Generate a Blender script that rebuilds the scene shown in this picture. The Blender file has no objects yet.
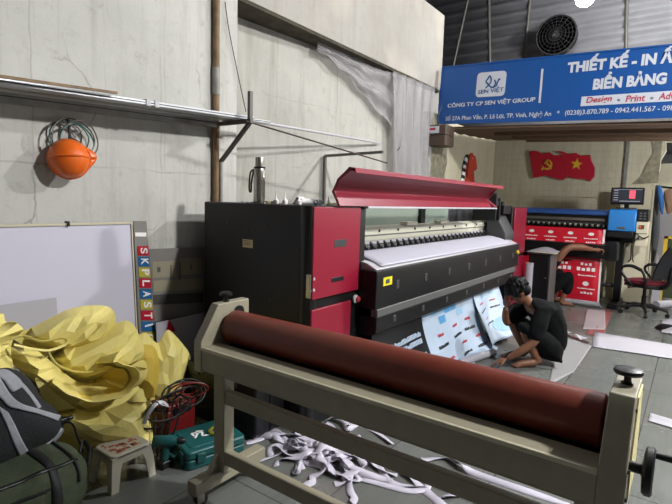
import bpy, bmesh, math, random
import numpy as np
from mathutils import Vector as V, Matrix as M, noise as NZ
from mathutils.bvhtree import BVHTree

random.seed(7)
sc = bpy.context.scene
COL = sc.collection
PI = math.pi

# ------------------------------------------------------------------ camera
FPX, CX, CY, CAMH = 490.0, 336.0, 252.0, 1.5
def _d(px, py):
    return V((px - CX, CY - py, -FPX)).normalized()
_Y = _d(695, 210)
_nX = _d(-350, 179)
_nX = (_nX - _Y * _nX.dot(_Y)).normalized()
_X = -_nX
_Z = _X.cross(_Y)
RW = M((_X, _Y, _Z))                      # camera coordinates -> world
CAM0 = V((0, 0, CAMH))
def at(px, py, x=None, y=None, z=None):
    """The point of the room that lies on the plane x=, y= or z= in that direction (survey from the photograph)."""
    r = RW @ _d(px, py)
    if x is not None: t = (x - CAM0.x) / r.x
    elif y is not None: t = (y - CAM0.y) / r.y
    else: t = (z - CAM0.z) / r.z
    return CAM0 + r * t
cd = bpy.data.cameras.new('camera')
cam = bpy.data.objects.new('camera', cd)
COL.objects.link(cam)
m4 = RW.to_4x4(); m4.translation = CAM0
cam.matrix_world = m4
cd.sensor_width = 36; cd.lens = FPX / 672 * 36
cd.clip_start = .05; cd.clip_end = 200
sc.camera = cam
sc.view_settings.view_transform = 'Standard'
sc.view_settings.look = 'None'
sc.view_settings.gamma = 1
sc.view_settings.use_curve_mapping = False

# ------------------------------------------------------------------ materials
def lin(h):
    h = h.lstrip('#')
    c = [int(h[i:i+2], 16) / 255 for i in (0, 2, 4)]
    return tuple((x / 12.92 if x <= .04045 else ((x + .055) / 1.055) ** 2.4) for x in c)
def _new(name):
    m = bpy.data.materials.new(name); m.use_nodes = True
    nt = m.node_tree; p = nt.nodes['Principled BSDF']
    return m, nt, p
def nd(nt, t, **kw):
    n = nt.nodes.new(t)
    for k, v in kw.items():
        if k.startswith('i_'): n.inputs[int(k[2:]) if k[2:].isdigit() else k[2:]].default_value = v
        else: setattr(n, k, v)
    return n
def L(nt, a, b): nt.links.new(a, b)
def mat(name, hexc, rough=.5, metal=0, ns=0, na=0, bs=0, ba=0, spec=.5, emit=0, trans=0, alpha=1, stretch=None, rvar=0):
    m, nt, p = _new(name)
    c = lin(hexc)
    p.inputs['Base Color'].default_value = (*c, 1)
    p.inputs['Roughness'].default_value = rough
    p.inputs['Metallic'].default_value = metal
    p.inputs['Specular IOR Level'].default_value = spec
    if trans: p.inputs['Transmission Weight'].default_value = trans
    if alpha < 1: p.inputs['Alpha'].default_value = alpha
    if emit:
        p.inputs['Emission Color'].default_value = (*c, 1); p.inputs['Emission Strength'].default_value = emit
    if ns or bs:
        tc = nd(nt, 'ShaderNodeTexCoord'); mp = nd(nt, 'ShaderNodeMapping')
        if stretch: mp.inputs['Scale'].default_value = stretch
        L(nt, tc.outputs['Object'], mp.inputs['Vector'])
    if ns:
        n = nd(nt, 'ShaderNodeTexNoise'); n.inputs['Scale'].default_value = ns; n.inputs['Detail'].default_value = 6
        L(nt, mp.outputs[0], n.inputs['Vector'])
        r = nd(nt, 'ShaderNodeMapRange'); r.inputs[1].default_value = .3; r.inputs[2].default_value = .7
        r.inputs[3].default_value = 1 - na; r.inputs[4].default_value = 1 + na
        L(nt, n.outputs[0], r.inputs[0])
        mx = nd(nt, 'ShaderNodeVectorMath', operation='SCALE'); mx.inputs[0].default_value = c
        L(nt, r.outputs[0], mx.inputs['Scale']); L(nt, mx.outputs[0], p.inputs['Base Color'])
        if rvar:
            r2 = nd(nt, 'ShaderNodeMapRange'); r2.inputs[1].default_value = .3; r2.inputs[2].default_value = .7
            r2.inputs[3].default_value = rough - rvar; r2.inputs[4].default_value = rough + rvar
            L(nt, n.outputs[0], r2.inputs[0]); L(nt, r2.outputs[0], p.inputs['Roughness'])
    if bs:
        n = nd(nt, 'ShaderNodeTexNoise'); n.inputs['Scale'].default_value = bs; n.inputs['Detail'].default_value = 5
        L(nt, mp.outputs[0], n.inputs['Vector'])
        b = nd(nt, 'ShaderNodeBump'); b.inputs['Strength'].default_value = ba; b.inputs['Distance'].default_value = .01
        L(nt, n.outputs[0], b.inputs['Height']); L(nt, b.outputs[0], p.inputs['Normal'])
    return m

def concrete(name, c0, c1, stain, crack=.8, tile=None, pinkish=None, warp=.25):
    """Old painted wall: cloudy tone, drip stains, hairline cracks, optional shuttering / tile joints (period in metres)."""
    m, nt, p = _new(name)
    tc = nd(nt, 'ShaderNodeTexCoord')
    O = tc.outputs['Object']
    n1 = nd(nt, 'ShaderNodeTexNoise', i_Scale=1.3, i_Detail=8, i_Roughness=.65); L(nt, O, n1.inputs['Vector'])
    cr = nd(nt, 'ShaderNodeValToRGB'); L(nt, n1.outputs[0], cr.inputs[0])
    cr.color_ramp.elements[0].position = .35; cr.color_ramp.elements[0].color = (*lin(c0), 1)
    cr.color_ramp.elements[1].position = .62; cr.color_ramp.elements[1].color = (*lin(c1), 1)
    col = cr.outputs[0]
    def mixin(fac, hexc, mode='MIX'):
        nonlocal col
        mx = nd(nt, 'ShaderNodeMix', data_type='RGBA', blend_type=mode)
        L(nt, fac, mx.inputs[0]); L(nt, col, mx.inputs[6]); mx.inputs[7].default_value = (*lin(hexc), 1)
        col = mx.outputs[2]
    # vertical drips
    mp = nd(nt, 'ShaderNodeMapping'); mp.inputs['Scale'].default_value = (5, 5, .5); L(nt, O, mp.inputs['Vector'])
    n2 = nd(nt, 'ShaderNodeTexNoise', i_Scale=1.5, i_Detail=7, i_Roughness=.7); L(nt, mp.outputs[0], n2.inputs['Vector'])
    r2 = nd(nt, 'ShaderNodeMapRange', i_1=.50, i_2=.74, i_3=0., i_4=.6); L(nt, n2.outputs[0], r2.inputs[0]); mixin(r2.outputs[0], stain)
    # blotches and specks
    n3 = nd(nt, 'ShaderNodeTexNoise', i_Scale=9, i_Detail=9, i_Roughness=.75); L(nt, O, n3.inputs['Vector'])
    r3 = nd(nt, 'ShaderNodeMapRange', i_1=.56, i_2=.70, i_3=0., i_4=.55); L(nt, n3.outputs[0], r3.inputs[0]); mixin(r3.outputs[0], stain)
    # cracks
    if crack:
        dn = nd(nt, 'ShaderNodeTexNoise', i_Scale=2.2, i_Detail=5); L(nt, O, dn.inputs['Vector'])
        sv = nd(nt, 'ShaderNodeVectorMath', operation='SCALE'); L(nt, dn.outputs[1], sv.inputs[0]); sv.inputs['Scale'].default_value = warp * 2
        av = nd(nt, 'ShaderNodeVectorMath', operation='ADD'); L(nt, O, av.inputs[0]); L(nt, sv.outputs[0], av.inputs[1])
        vo = nd(nt, 'ShaderNodeTexVoronoi', feature='DISTANCE_TO_EDGE', i_Scale=1.15); L(nt, av.outputs[0], vo.inputs['Vector'])
        r4 = nd(nt, 'ShaderNodeMapRange', i_1=0., i_2=.011, i_3=1., i_4=0.); L(nt, vo.outputs[0], r4.inputs[0])
        mk = nd(nt, 'ShaderNodeTexNoise', i_Scale=1.7, i_Detail=2); L(nt, O, mk.inputs['Vector'])
        r5 = nd(nt, 'ShaderNodeMapRange', i_1=.47, i_2=.62, i_3=0., i_4=crack); L(nt, mk.outputs[0], r5.inputs[0])
        mu = nd(nt, 'ShaderNodeMath', operation='MULTIPLY'); L(nt, r4.outputs[0], mu.inputs[0]); L(nt, r5.outputs[0], mu.inputs[1])
        mixin(mu.outputs[0], '857f70')
    if pinkish:
        n6 = nd(nt, 'ShaderNodeTexNoise', i_Scale=.9, i_Detail=3); L(nt, O, n6.inputs['Vector'])
        r6 = nd(nt, 'ShaderNodeMapRange', i_1=.5, i_2=.75, i_3=0., i_4=.6); L(nt, n6.outputs[0], r6.inputs[0]); mixin(r6.outputs[0], pinkish)
    if tile:
        wn = nd(nt, 'ShaderNodeTexNoise', i_Scale=4., i_Detail=6); L(nt, O, wn.inputs['Vector'])
        ws = nd(nt, 'ShaderNodeVectorMath', operation='SCALE'); L(nt, wn.outputs[1], ws.inputs[0]); ws.inputs['Scale'].default_value = .05 if crack > .3 else .0
        wa = nd(nt, 'ShaderNodeVectorMath', operation='ADD'); L(nt, O, wa.inputs[0]); L(nt, ws.outputs[0], wa.inputs[1])
        sep = nd(nt, 'ShaderNodeSeparateXYZ'); L(nt, wa.outputs[0], sep.inputs[0])
        km = nd(nt, 'ShaderNodeTexNoise', i_Scale=1.9, i_Detail=4); L(nt, O, km.inputs['Vector'])
        kr = nd(nt, 'ShaderNodeMapRange', i_1=.42, i_2=.60, i_3=.15 if crack > .3 else .8, i_4=1.); L(nt, km.outputs[0], kr.inputs[0])
        for ax, per, wd, strg in tile:
            dv = nd(nt, 'ShaderNodeMath', operation='DIVIDE', i_1=per); L(nt, sep.outputs[ax], dv.inputs[0])
            fr = nd(nt, 'ShaderNodeMath', operation='FRACT'); L(nt, dv.outputs[0], fr.inputs[0])
            lt = nd(nt, 'ShaderNodeMath', operation='LESS_THAN', i_1=wd / per); L(nt, fr.outputs[0], lt.inputs[0])
            ms = nd(nt, 'ShaderNodeMath', operation='MULTIPLY', i_1=strg); L(nt, lt.outputs[0], ms.inputs[0])
            mm = nd(nt, 'ShaderNodeMath', operation='MULTIPLY'); L(nt, ms.outputs[0], mm.inputs[0]); L(nt, kr.outputs[0], mm.inputs[1])
            mixin(mm.outputs[0], stain)
    L(nt, col, p.inputs['Base Color'])
    p.inputs['Roughness'].default_value = .85
    b = nd(nt, 'ShaderNodeBump', i_Strength=.35, i_Distance=.01); L(nt, n3.outputs[0], b.inputs['Height']); L(nt, b.outputs[0], p.inputs['Normal'])
    return m

def floor_mat():
    m, nt, p = _new('grey_floor_tile')
    tc = nd(nt, 'ShaderNodeTexCoord')
    br = nd(nt, 'ShaderNodeTexBrick', offset=0., squash=1.)
    br.inputs['Color1'].default_value = (*lin('686a66'), 1); br.inputs['Color2'].default_value = (*lin('70726e'), 1)
    br.inputs['Mortar'].default_value = (*lin('3a3a38'), 1)
    br.inputs['Scale'].default_value = 1; br.inputs['Mortar Size'].default_value = .0035
    br.inputs['Brick Width'].default_value = .6; br.inputs['Row Height'].default_value = .6
    mp = nd(nt, 'ShaderNodeMapping'); mp.inputs['Location'].default_value = (.17, .1, 0)
    L(nt, tc.outputs['Object'], mp.inputs['Vector']); L(nt, mp.outputs[0], br.inputs['Vector'])
    mp2 = nd(nt, 'ShaderNodeMapping'); mp2.inputs['Scale'].default_value = (14, 1.2, 1); L(nt, tc.outputs['Object'], mp2.inputs['Vector'])
    n = nd(nt, 'ShaderNodeTexNoise', i_Scale=2.5, i_Detail=6); L(nt, mp2.outputs[0], n.inputs['Vector'])
    r = nd(nt, 'ShaderNodeMapRange', i_1=.3, i_2=.7, i_3=.9, i_4=1.08); L(nt, n.outputs[0], r.inputs[0])
    n2 = nd(nt, 'ShaderNodeTexNoise', i_Scale=1.5, i_Detail=7); L(nt, tc.outputs['Object'], n2.inputs['Vector'])
    r2 = nd(nt, 'ShaderNodeMapRange', i_1=.35, i_2=.7, i_3=1.03, i_4=.87); L(nt, n2.outputs[0], r2.inputs[0])
    mu = nd(nt, 'ShaderNodeMath', operation='MULTIPLY'); L(nt, r.outputs[0], mu.inputs[0]); L(nt, r2.outputs[0], mu.inputs[1])
    sc_ = nd(nt, 'ShaderNodeVectorMath', operation='SCALE'); L(nt, br.outputs[0], sc_.inputs[0]); L(nt, mu.outputs[0], sc_.inputs['Scale'])
    L(nt, sc_.outputs[0], p.inputs['Base Color'])
    rr = nd(nt, 'ShaderNodeMapRange', i_1=.35, i_2=.7, i_3=.22, i_4=.42); L(nt, n2.outputs[0], rr.inputs[0]); L(nt, rr.outputs[0], p.inputs['Roughness'])
    b = nd(nt, 'ShaderNodeBump', i_Strength=.25, i_Distance=.003, invert=True); L(nt, br.outputs[1], b.inputs['Height']); L(nt, b.outputs[0], p.inputs['Normal'])
    return m

MT = {}
def mk(k, *a, **kw): MT[k] = mat(k, *a, **kw)
mk('black_metal', '0f0f11', .45, ns=30, na=.12, spec=.35)
mk('black_plastic', '0e0e10', .42)
mk('dark_grey', '3a3a3c', .5)
mk('red_panel', '8f1730', .36, ns=3, na=.05)
mk('red_lid', '85182e', .38, ns=3, na=.05)
mk('cream_metal', '98917d', .45, ns=18, na=.06)
mk('cream_chip', 'c4bda3', .5, ns=25, na=.1)
mk('rubber_roller', '6c2b1c', .42, ns=14, na=.1, rvar=.06)
mk('white_media', 'b3b0bd', .5)
mk('cream_rail', 'd9d6c2', .45)
mk('green_glass', '8b978c', .12, ns=2, na=.08)
mk('white_gloss', 'bcb9bd', .3)
mk('grey_rail', '5a5a59', .45)
mk('steel', 'a9a49a', .28, metal=.9, ns=30, na=.1)
mk('aluminium', 'cfd0d3', .35, metal=.45)
mk('angle_iron', '5e5b57', .5, metal=.3)
mk('dark_rod', '3a2320', .6)
mk('rust_pipe', '7d6448', .7, ns=12, na=.3)
mk('grey_pipe', '8d8a84', .55, ns=12, na=.15)
mk('orange', 'e2661c', .32)
mk('teal', '185454', .42, ns=8, na=.12)
mk('teal_dark', '15494a', .5)
mk('yellow_tarp', 'e6d680', .5, ns=7, na=.05, bs=40, ba=.25)
mk('yellow_tarp_shaded', 'd3b54a', .55, ns=7, na=.06, bs=25, ba=.15)  # tarp yellow with the shade of folds and undersides painted in
mk('grey_fabric', '8a8a90', .85, bs=180, ba=.3, ns=60, na=.1)
mk('black_fabric', '17181b', .85, bs=150, ba=.4, ns=50, na=.15)
mk('green_fabric', '37402c', .9, bs=150, ba=.4, ns=40, na=.15)
mk('strap', '1a1b1c', .7)
mk('stool_plastic', 'b9b2a2', .4)
mk('stool_print', 'a8604a', .5)
mk('panel_white', 'cbc7d6', .35)
mk('panel_edge', 'c9bfa8', .6)
mk('paper', 'aba8b0', .6)
mk('paper_pink', 'b5a7aa', .6)
mk('paper_grey', '8b8989', .6)
mk('paper_red', '9b5a58', .6)
mk('print_red', 'c9142c', .4)
mk('print_white', 'f0ecec', .5)
mk('ink_red', 'b02a35', .5)
mk('ink_black', '1c1c22', .5)
mk('ink_grey', '4c4c58', .5)
mk('print_sky', '86aecb', .4, ns=6, na=.2)
mk('print_blue', '4a90c0', .4)
mk('print_pale', 'a9b8cb', .4, ns=4, na=.05)
mk('print_black', '0f1014', .35)
mk('sign_blue', '164f96', .38)
mk('sign_white', 'c9ccd6', .5)
mk('sign_red', 'b0203a', .5)
mk('logo_blue', '1f4f86', .5)
mk('flag_red', 'bf1531', .45)
mk('flag_gold', 'e6b92e', .4)
mk('flag_edge', 'b88f88', .6)
mk('hood_blue', '2a78c0', .38)
mk('hood_navy', '284a86', .35)
mk('beige_plate', 'cfc7ae', .5)
mk('skin', '7d523b', .5, ns=20, na=.06)
mk('hair', '080708', .6, spec=.25, bs=120, ba=.4, stretch=(1, 1, .25))
mk('shirt', '0e0f10', .95, spec=.2, bs=14, ba=.35)
mk('shorts', '0d0e0f', .95, spec=.2, bs=14, ba=.35)
mk('burgundy', '7c1a30', .8, bs=120, ba=.25)
mk('mesh_black', '15161a', .7)
mk('wood', '6b5340', .7, ns=4, na=.25, stretch=(1, 12, 12))
mk('wood_dark', '4a3a30', .75, ns=4, na=.25, stretch=(1, 12, 12))
mk('film', 'a7a3a4', .35, alpha=.42)
mk('smoked_board', '84807c', .3, ns=3, na=.08)
mk('board_tan', '99917c', .4)
mk('board_dark', '4f4d4c', .4)
mk('cell_red', 'b5162e', .4)
mk('cell_blue', '1d6296', .4)
mk('cell_yellow', 'b6ab3a', .4)
mk('cardboard', 'a08560', .8)
mk('red_plastic', '6e1716', .42)
mk('cable', '101012', .5)
mk('cable_teal', '3f6c64', .4)
mk('pvc_strip', 'c4bfcd', .45)
mk('olive_tape', '8a8a2e', .35)
mk('sticker_yellow', 'e5d51f', .5)
mk('sticker_cream', 'd8c69a', .6)
mk('side_cream', 'e2d49a', .55)
mk('denim_blue', '3f78c4', .8)
mk('cloth_grey', '5b5d62', .9)
mk('cloth_tan', '9c7c66', .9)
mk('horse_red', 'd2442e', .45)
mk('trim_yellow', 'c9a42c', .5)
mk('screen_dark', '30323a', .25, emit=.35)
mk('screen_red', 'd84f5c', .25, emit=.7)
mk('screen_grey', '8a8c98', .25, emit=.4)
mk('lamp_glow', 'fdf6ff', .5, emit=1)
mk('lamp_body', 'b5b5ba', .4)
mk('guard', '101012', .7)
mk('concrete_col', '8f8a76', .9, ns=14, na=.35, bs=30, ba=.6)
mk('soffit', '423b2e', .9, ns=9, na=.45, bs=22, ba=.5)
mk('corrugated', '77777b', .5, ns=2.5, na=.15)
mk('block_dark', '2e2e32', .6)  # dark tone of the added wall, keeps bounce light low
mk('ceiling_sheet', '4c4c50', .7)
mk('box_brown', '4f4036', .55)
mk('latch', '0f2f30', .5)
MT['floor'] = floor_mat()
MT['wall_l'] = concrete('wall_left_paint', 'b4b2ac', 'c3c1bb', '948e80', crack=.75, tile=[(2, 1.68, .012, .8), (1, .435, .009, .4), (1, 1.07, .014, .4)])
MT['wall_u'] = concrete('wall_upper_paint', '98938b', 'a39e97', '8b837a', crack=0, tile=[(1, 1.9, .008, .6)], pinkish='cdbfb2')
MT['wall_r'] = concrete('wall_recess_paint', 'a8a59d', 'b6b3ab', '8a8578', crack=.4, tile=[(1, .9, .012, .5), (2, .83, .008, .4)])
MT['wall_f'] = concrete('wall_far_paint', 'cbc3a7', 'd5ceb6', 'b3a98e', crack=.2)
MT['wall_b'] = concrete('wall_back_tiles', 'c5bfa6', 'cfcab4', 'a59d84', crack=.1, tile=[(0, .11, .006, .4), (2, .11, .006, .4)])

# ------------------------------------------------------------------ mesh builder
class B:
    def __init__(s): s.bm = bmesh.new()
    def _q(s, ring0, ring1, closed=True):
        n = len(ring0)
        for i in range(n if closed else n - 1):
            j = (i + 1) % n
            try: s.bm.faces.new((ring0[i], ring0[j], ring1[j], ring1[i]))
            except ValueError: pass
    def box(s, c, d, rot=None):
        c = V(c); hx, hy, hz = d[0] / 2, d[1] / 2, d[2] / 2
        vs = []
        for sx, sy, sz in ((-1,-1,-1),(1,-1,-1),(1,1,-1),(-1,1,-1),(-1,-1,1),(1,-1,1),(1,1,1),(-1,1,1)):
            p = V((sx*hx, sy*hy, sz*hz))
            if rot is not None: p = rot @ p
            vs.append(s.bm.verts.new(c + p))
        for f in ((3,2,1,0),(4,5,6,7),(0,1,5,4),(1,2,6,5),(2,3,7,6),(3,0,4,7)):
            s.bm.faces.new([vs[i] for i in f])
        return s
    def bx(s, x0, x1, y0, y1, z0, z1):
        return s.box(((x0+x1)/2, (y0+y1)/2, (z0+z1)/2), (abs(x1-x0), abs(y1-y0), abs(z1-z0)))
    def bar(s, a, b, w, h, up=(0,0,1)):
        a, b = V(a), V(b); d = b - a; z = d.normalized(); x = V(up).cross(z)
        if x.length < 1e-4: x = V((1,0,0)).cross(z)
        x.normalize(); y = z.cross(x)
        return s.box((a+b)/2, (w, h, d.length), M((x, y, z)).transposed())
    def tube(s, pts, r, n=10, closed=False, flat=1.0):
        pts = [V(p) for p in pts]; k = len(pts)
        rs = r if isinstance(r, (list, tuple)) else [r]*k
        t0 = (pts[1]-pts[0]).normalized(); u = t0.orthogonal().normalized()
        rings = []
        for i in range(k):
            if closed: t = pts[(i+1) % k]-pts[i-1]
            else: t = pts[min(i+1, k-1)]-pts[max(i-1, 0)]
            t.normalize(); u = (u-t*u.dot(t))
            if u.length < 1e-5: u = t.orthogonal()
            u.normalize(); w = t.cross(u)
            rings.append([s.bm.verts.new(pts[i]+(u*math.cos(2*PI*j/n)+w*math.sin(2*PI*j/n)*flat)*rs[i]) for j in range(n)])
        for i in range(k-1): s._q(rings[i], rings[i+1])
        if closed: s._q(rings[-1], rings[0])
        else:
            s.bm.faces.new(rings[0][::-1]); s.bm.faces.new(rings[-1])
        return s
    def cyl(s, a, b, r, r2=None, n=24):
        return s.tube([a, b], [r, r if r2 is None else r2], n)
    def lathe(s, prof, loc, axis=(0,0,1), n=28):
        a = V(axis).normalized(); u = a.orthogonal().normalized(); w = a.cross(u); loc = V(loc)
        rings = [[s.bm.verts.new(loc+a*h+(u*math.cos(2*PI*j/n)+w*math.sin(2*PI*j/n))*max(r, 1e-4)) for j in range(n)] for r, h in prof]
        for i in range(len(rings)-1): s._q(rings[i], rings[i+1])
        s.bm.faces.new(rings[0][::-1]); s.bm.faces.new(rings[-1])
        return s
    def torus(s, c, axis, R, r, n=28, k=8):
        a = V(axis).normalized(); u = a.orthogonal().normalized(); w = a.cross(u); c = V(c)
        return s.tube([c+(u*math.cos(2*PI*i/n)+w*math.sin(2*PI*i/n))*R for i in range(n)], r, k, closed=True)
    def prism(s, pts, vec):
        vec = V(vec); a = [s.bm.verts.new(V(p)) for p in pts]; b = [s.bm.verts.new(V(p)+vec) for p in pts]
        s.bm.faces.new(a[::-1]); s.bm.faces.new(b); s._q(a, b)
        return s
    def grid(s, fn, nu, nv, u0=0, u1=1, v0=0, v1=1):
        g = [[s.bm.verts.new(fn(u0+(u1-u0)*i/nu, v0+(v1-v0)*j/nv)) for j in range(nv+1)] for i in range(nu+1)]
        for i in range(nu):
            for j in range(nv):
                s.bm.faces.new((g[i][j], g[i+1][j], g[i+1][j+1], g[i][j+1]))
        return s
    def patch(s, fn, u0, u1, v0, v1, off=.003, nu=2, nv=2, sgn=1):
        e = 1e-3
        def q(u, v):
            p = V(fn(u, v)); a = V(fn(u+e, v))-p; b = V(fn(u, v+e))-p
            n = a.cross(b)
            if n.length > 1e-12: n.normalize()
            return p+n*off*sgn
        return s.grid(q, nu, nv, u0, u1, v0, v1)
    def ellipsoid(s, c, r, nu=24, nv=16, rot=None):
        c = V(c)
        top = s.bm.verts.new(c+(rot @ V((0,0,r[2])) if rot else V((0,0,r[2]))))
        bot = s.bm.verts.new(c-(rot @ V((0,0,r[2])) if rot else V((0,0,r[2]))))
        rings = []
        for j in range(1, nv):
            t = PI*j/nv; ring = []
            for i in range(nu):
                p = V((r[0]*math.sin(t)*math.cos(2*PI*i/nu), r[1]*math.sin(t)*math.sin(2*PI*i/nu), r[2]*math.cos(t)))
                ring.append(s.bm.verts.new(c+(rot @ p if rot else p)))
            rings.append(ring)
        for i in range(nu):
            s.bm.faces.new((top, rings[0][i], rings[0][(i+1) % nu])); s.bm.faces.new((bot, rings[-1][(i+1) % nu], rings[-1][i]))
        for j in range(len(rings)-1): s._q(rings[j], rings[j+1])
        return s
    def mesh(s, me, mx=None):
        if mx is not None: me.transform(mx)
        s.bm.from_mesh(me); return s

WMX = {}
def _finish(name, b, m, smooth=38):
    bm = b.bm
    bmesh.ops.recalc_face_normals(bm, faces=bm.faces)
    for f in bm.faces: f.smooth = True
    lim = math.radians(smooth)
    for e in bm.edges:
        if len(e.link_faces) == 2:
            e.smooth = e.calc_face_angle(0) < lim
    me = bpy.data.meshes.new(name); 
    return bm, me
def obj(name, b, m, parent=None, bevel=0, solid=0, smooth=38, sub=0, loc=None, label=None, solid_off=-1):
    bm, me = _finish(name, b, m, smooth)
    o = bpy.data.objects.new(name, me); COL.objects.link(o)
    if parent is not None:
        W = WMX[parent.name]; o.parent = parent; WMX[o.name] = W
        bm.transform(W.inverted())
    else:
        l = V(loc) if loc is not None else V((0,0,0))
        o.location = l; WMX[o.name] = M.Translation(l); bm.transform(M.Translation(-l))
    bm.to_mesh(me); bm.free()
    me.materials.append(MT[m] if isinstance(m, str) else m)
    if solid:
        md = o.modifiers.new('thickness', 'SOLIDIFY'); md.thickness = solid; md.offset = solid_off
    if bevel:
        md = o.modifiers.new('bevel', 'BEVEL'); md.width = bevel; md.segments = 2; md.limit_method = 'ANGLE'; md.angle_limit = math.radians(40)
        md.harden_normals = False
    if sub:
        md = o.modifiers.new('sub', 'SUBSURF'); md.levels = sub; md.render_levels = sub
    if label: o['label'] = label
    return o
def thing(name, label, cat, loc=(0,0,0), rz=0, group=None):
    o = bpy.data.objects.new(name, None); COL.objects.link(o)
    o.location = loc; o.rotation_euler = (0, 0, rz); o.empty_display_size = .1
    WMX[o.name] = M.Translation(V(loc)) @ M.Rotation(rz, 4, 'Z')
    o['label'] = label; o['category'] = cat
    if group: o['group'] = group
    return o
def single(name, b, m, label, cat, group=None, **kw):
    vs = [v.co for v in b.bm.verts]
    lo = V([min(v[i] for v in vs) for i in range(3)]); hi = V([max(v[i] for v in vs) for i in range(3)])
    o = obj(name, b, m, None, loc=((lo.x+hi.x)/2, (lo.y+hi.y)/2, lo.z), **kw)
    o['label'] = label; o['category'] = cat
    if group: o['group'] = group
    return o
def struct(name, b, m, **kw):
    o = obj(name, b, m, None, **kw); o['kind'] = 'structure'; return o
def cr(pts, n=8, closed=False):
    """Catmull-Rom through points."""
    pts = [V(p) for p in pts]; k = len(pts); out = []
    for i in range(k if closed else k-1):
        p0 = pts[(i-1) % k] if closed else pts[max(i-1, 0)]
        p1 = pts[i]; p2 = pts[(i+1) % k]
        p3 = pts[(i+2) % k] if closed else pts[min(i+2, k-1)]
        for j in range(n):
            t = j/n
            out.append(.5*((2*p1)+(p2-p0)*t+(2*p0-5*p1+4*p2-p3)*t*t+(3*p1-p0-3*p2+p3)*t**3))
    if not closed: out.append(pts[-1])
    return out
def text_mesh(body, bold=.0, shear=0, spacing=1):
    cu = bpy.data.curves.new('lettering', 'FONT'); cu.body = body; cu.size = 1; cu.offset = bold; cu.shear = shear
    cu.space_character = spacing; cu.extrude = 0; cu.resolution_u = 4
    o = bpy.data.objects.new('t', cu); COL.objects.link(o)
    dg = bpy.context.evaluated_depsgraph_get()
    me = bpy.data.meshes.new_from_object(o.evaluated_get(dg))
    bpy.data.objects.remove(o); bpy.data.curves.remove(cu)
    return me
def put_text(name, body, m, parent, o, du, dv, nrm, w, h, bold=.0, shear=0, depth=.004, label=None, spacing=1):
    """Lettering of width w and height h whose lower left corner is o; du, dv the writing directions."""
    me = text_mesh(body, bold, shear, spacing)
    xs = [v.co.x for v in me.vertices]; ys = [v.co.y for v in me.vertices]
    x0, x1, y0, y1 = min(xs), max(xs), min(ys), max(ys)
    du, dv, nrm, o = V(du), V(dv), V(nrm), V(o)
    for v in me.vertices:
        a = (v.co.x-x0)/(x1-x0)*w; c = (v.co.y-y0)/(y1-y0)*h
        v.co = o+du*a+dv*c+nrm*depth
    b = B(); b.bm.from_mesh(me); bpy.data.meshes.remove(me)
    fs = list(b.bm.faces)
    r = bmesh.ops.extrude_face_region(b.bm, geom=fs)
    bmesh.ops.translate(b.bm, verts=[g for g in r['geom'] if isinstance(g, bmesh.types.BMVert)], vec=-nrm*(depth+.0005))
    return obj(name, b, m, parent, label=label)
def tri(x): 
    x = x-math.floor(x); return abs(2*x-1)
def crumple(p, q, seed, k=6, f=3.):
    """Sharp creases like stiff plastic sheet: ridged folds in random directions."""
    rnd = random.Random(seed); h = 0; a = 1.; tot = 0
    wx = NZ.noise(V((p*2.1, q*2.1, seed)))*.25; wy = NZ.noise(V((p*2.1+7, q*2.1, seed)))*.25
    for i in range(k):
        th = rnd.uniform(0, PI); ph = rnd.random(); ff = f*rnd.uniform(.75, 1.4)
        m = .5+.5*NZ.noise(V((p*1.7+i*3.1, q*1.7, seed*1.3)))
        h += a*m*tri(((p+wx)*math.cos(th)+(q+wy)*math.sin(th))*ff+ph); tot += a
        a *= .78; f *= 1.28
    return h/tot
def pillow(pts3, N, bulge, back=.03, rings=26, segs=150, crease=.03, seed=1, f=3., pw=2.4, k=6, off=0, ex=.55, jag=0., jit=0.):
    jr = random.Random(seed)
    """A closed bulging body on an outline; N points out of its face."""
    N = V(N).normalized()
    o = cr([V(p)+N*off for p in pts3], max(4, segs//len(pts3)), True); n = len(o)
    c = sum(o, V((0,0,0)))/n
    if jag: o = [p+(p-c)*jag*(crumple(p.y*1.0, p.z*1.0, seed+9, 4, 5.)-.5) for p in o]
    U = (o[0]-c); U -= N*U.dot(N); U.normalize(); W = N.cross(U)
    b = B(); bm = b.bm
    def mkring(t, side):
        ring = []
        for p in o:
            d = c+(p-c)*t
            if side > 0:
                h = bulge*(1-t**pw)**ex
                if crease: h += crease*(crumple(d.dot(U), d.dot(W), seed, k, f)-.45)*(1-t**12)
            else: h = -back*(1-t**4)
            if jit and t < .99: d = d+U*jr.uniform(-jit, jit)+W*jr.uniform(-jit, jit)
            ring.append(bm.verts.new(d+N*h))
        return ring
    ts = [i/rings for i in range(1, rings+1)]
    edge = None; prev = None
    def center(side):
        h = bulge if side > 0 else -back
        if side > 0 and crease: h += crease*(crumple(c.dot(U), c.dot(W), seed, k, f)-.45)
        return bm.verts.new(c+N*h)
    rf = [mkring(t, 1) for t in ts]
    cf = center(1)
    for i in range(n): bm.faces.new((cf, rf[0][i], rf[0][(i+1) % n]))
    for i in range(len(rf)-1): b._q(rf[i], rf[i+1])
    rb = [mkring(t, -1) for t in ts[:-1:3]]+[rf[-1]]
    cb = center(-1)
    for i in range(n): bm.faces.new((cb, rb[0][(i+1) % n], rb[0][i]))
    for i in range(len(rb)-1): b._q(rb[i+1], rb[i])
    return b
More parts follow.
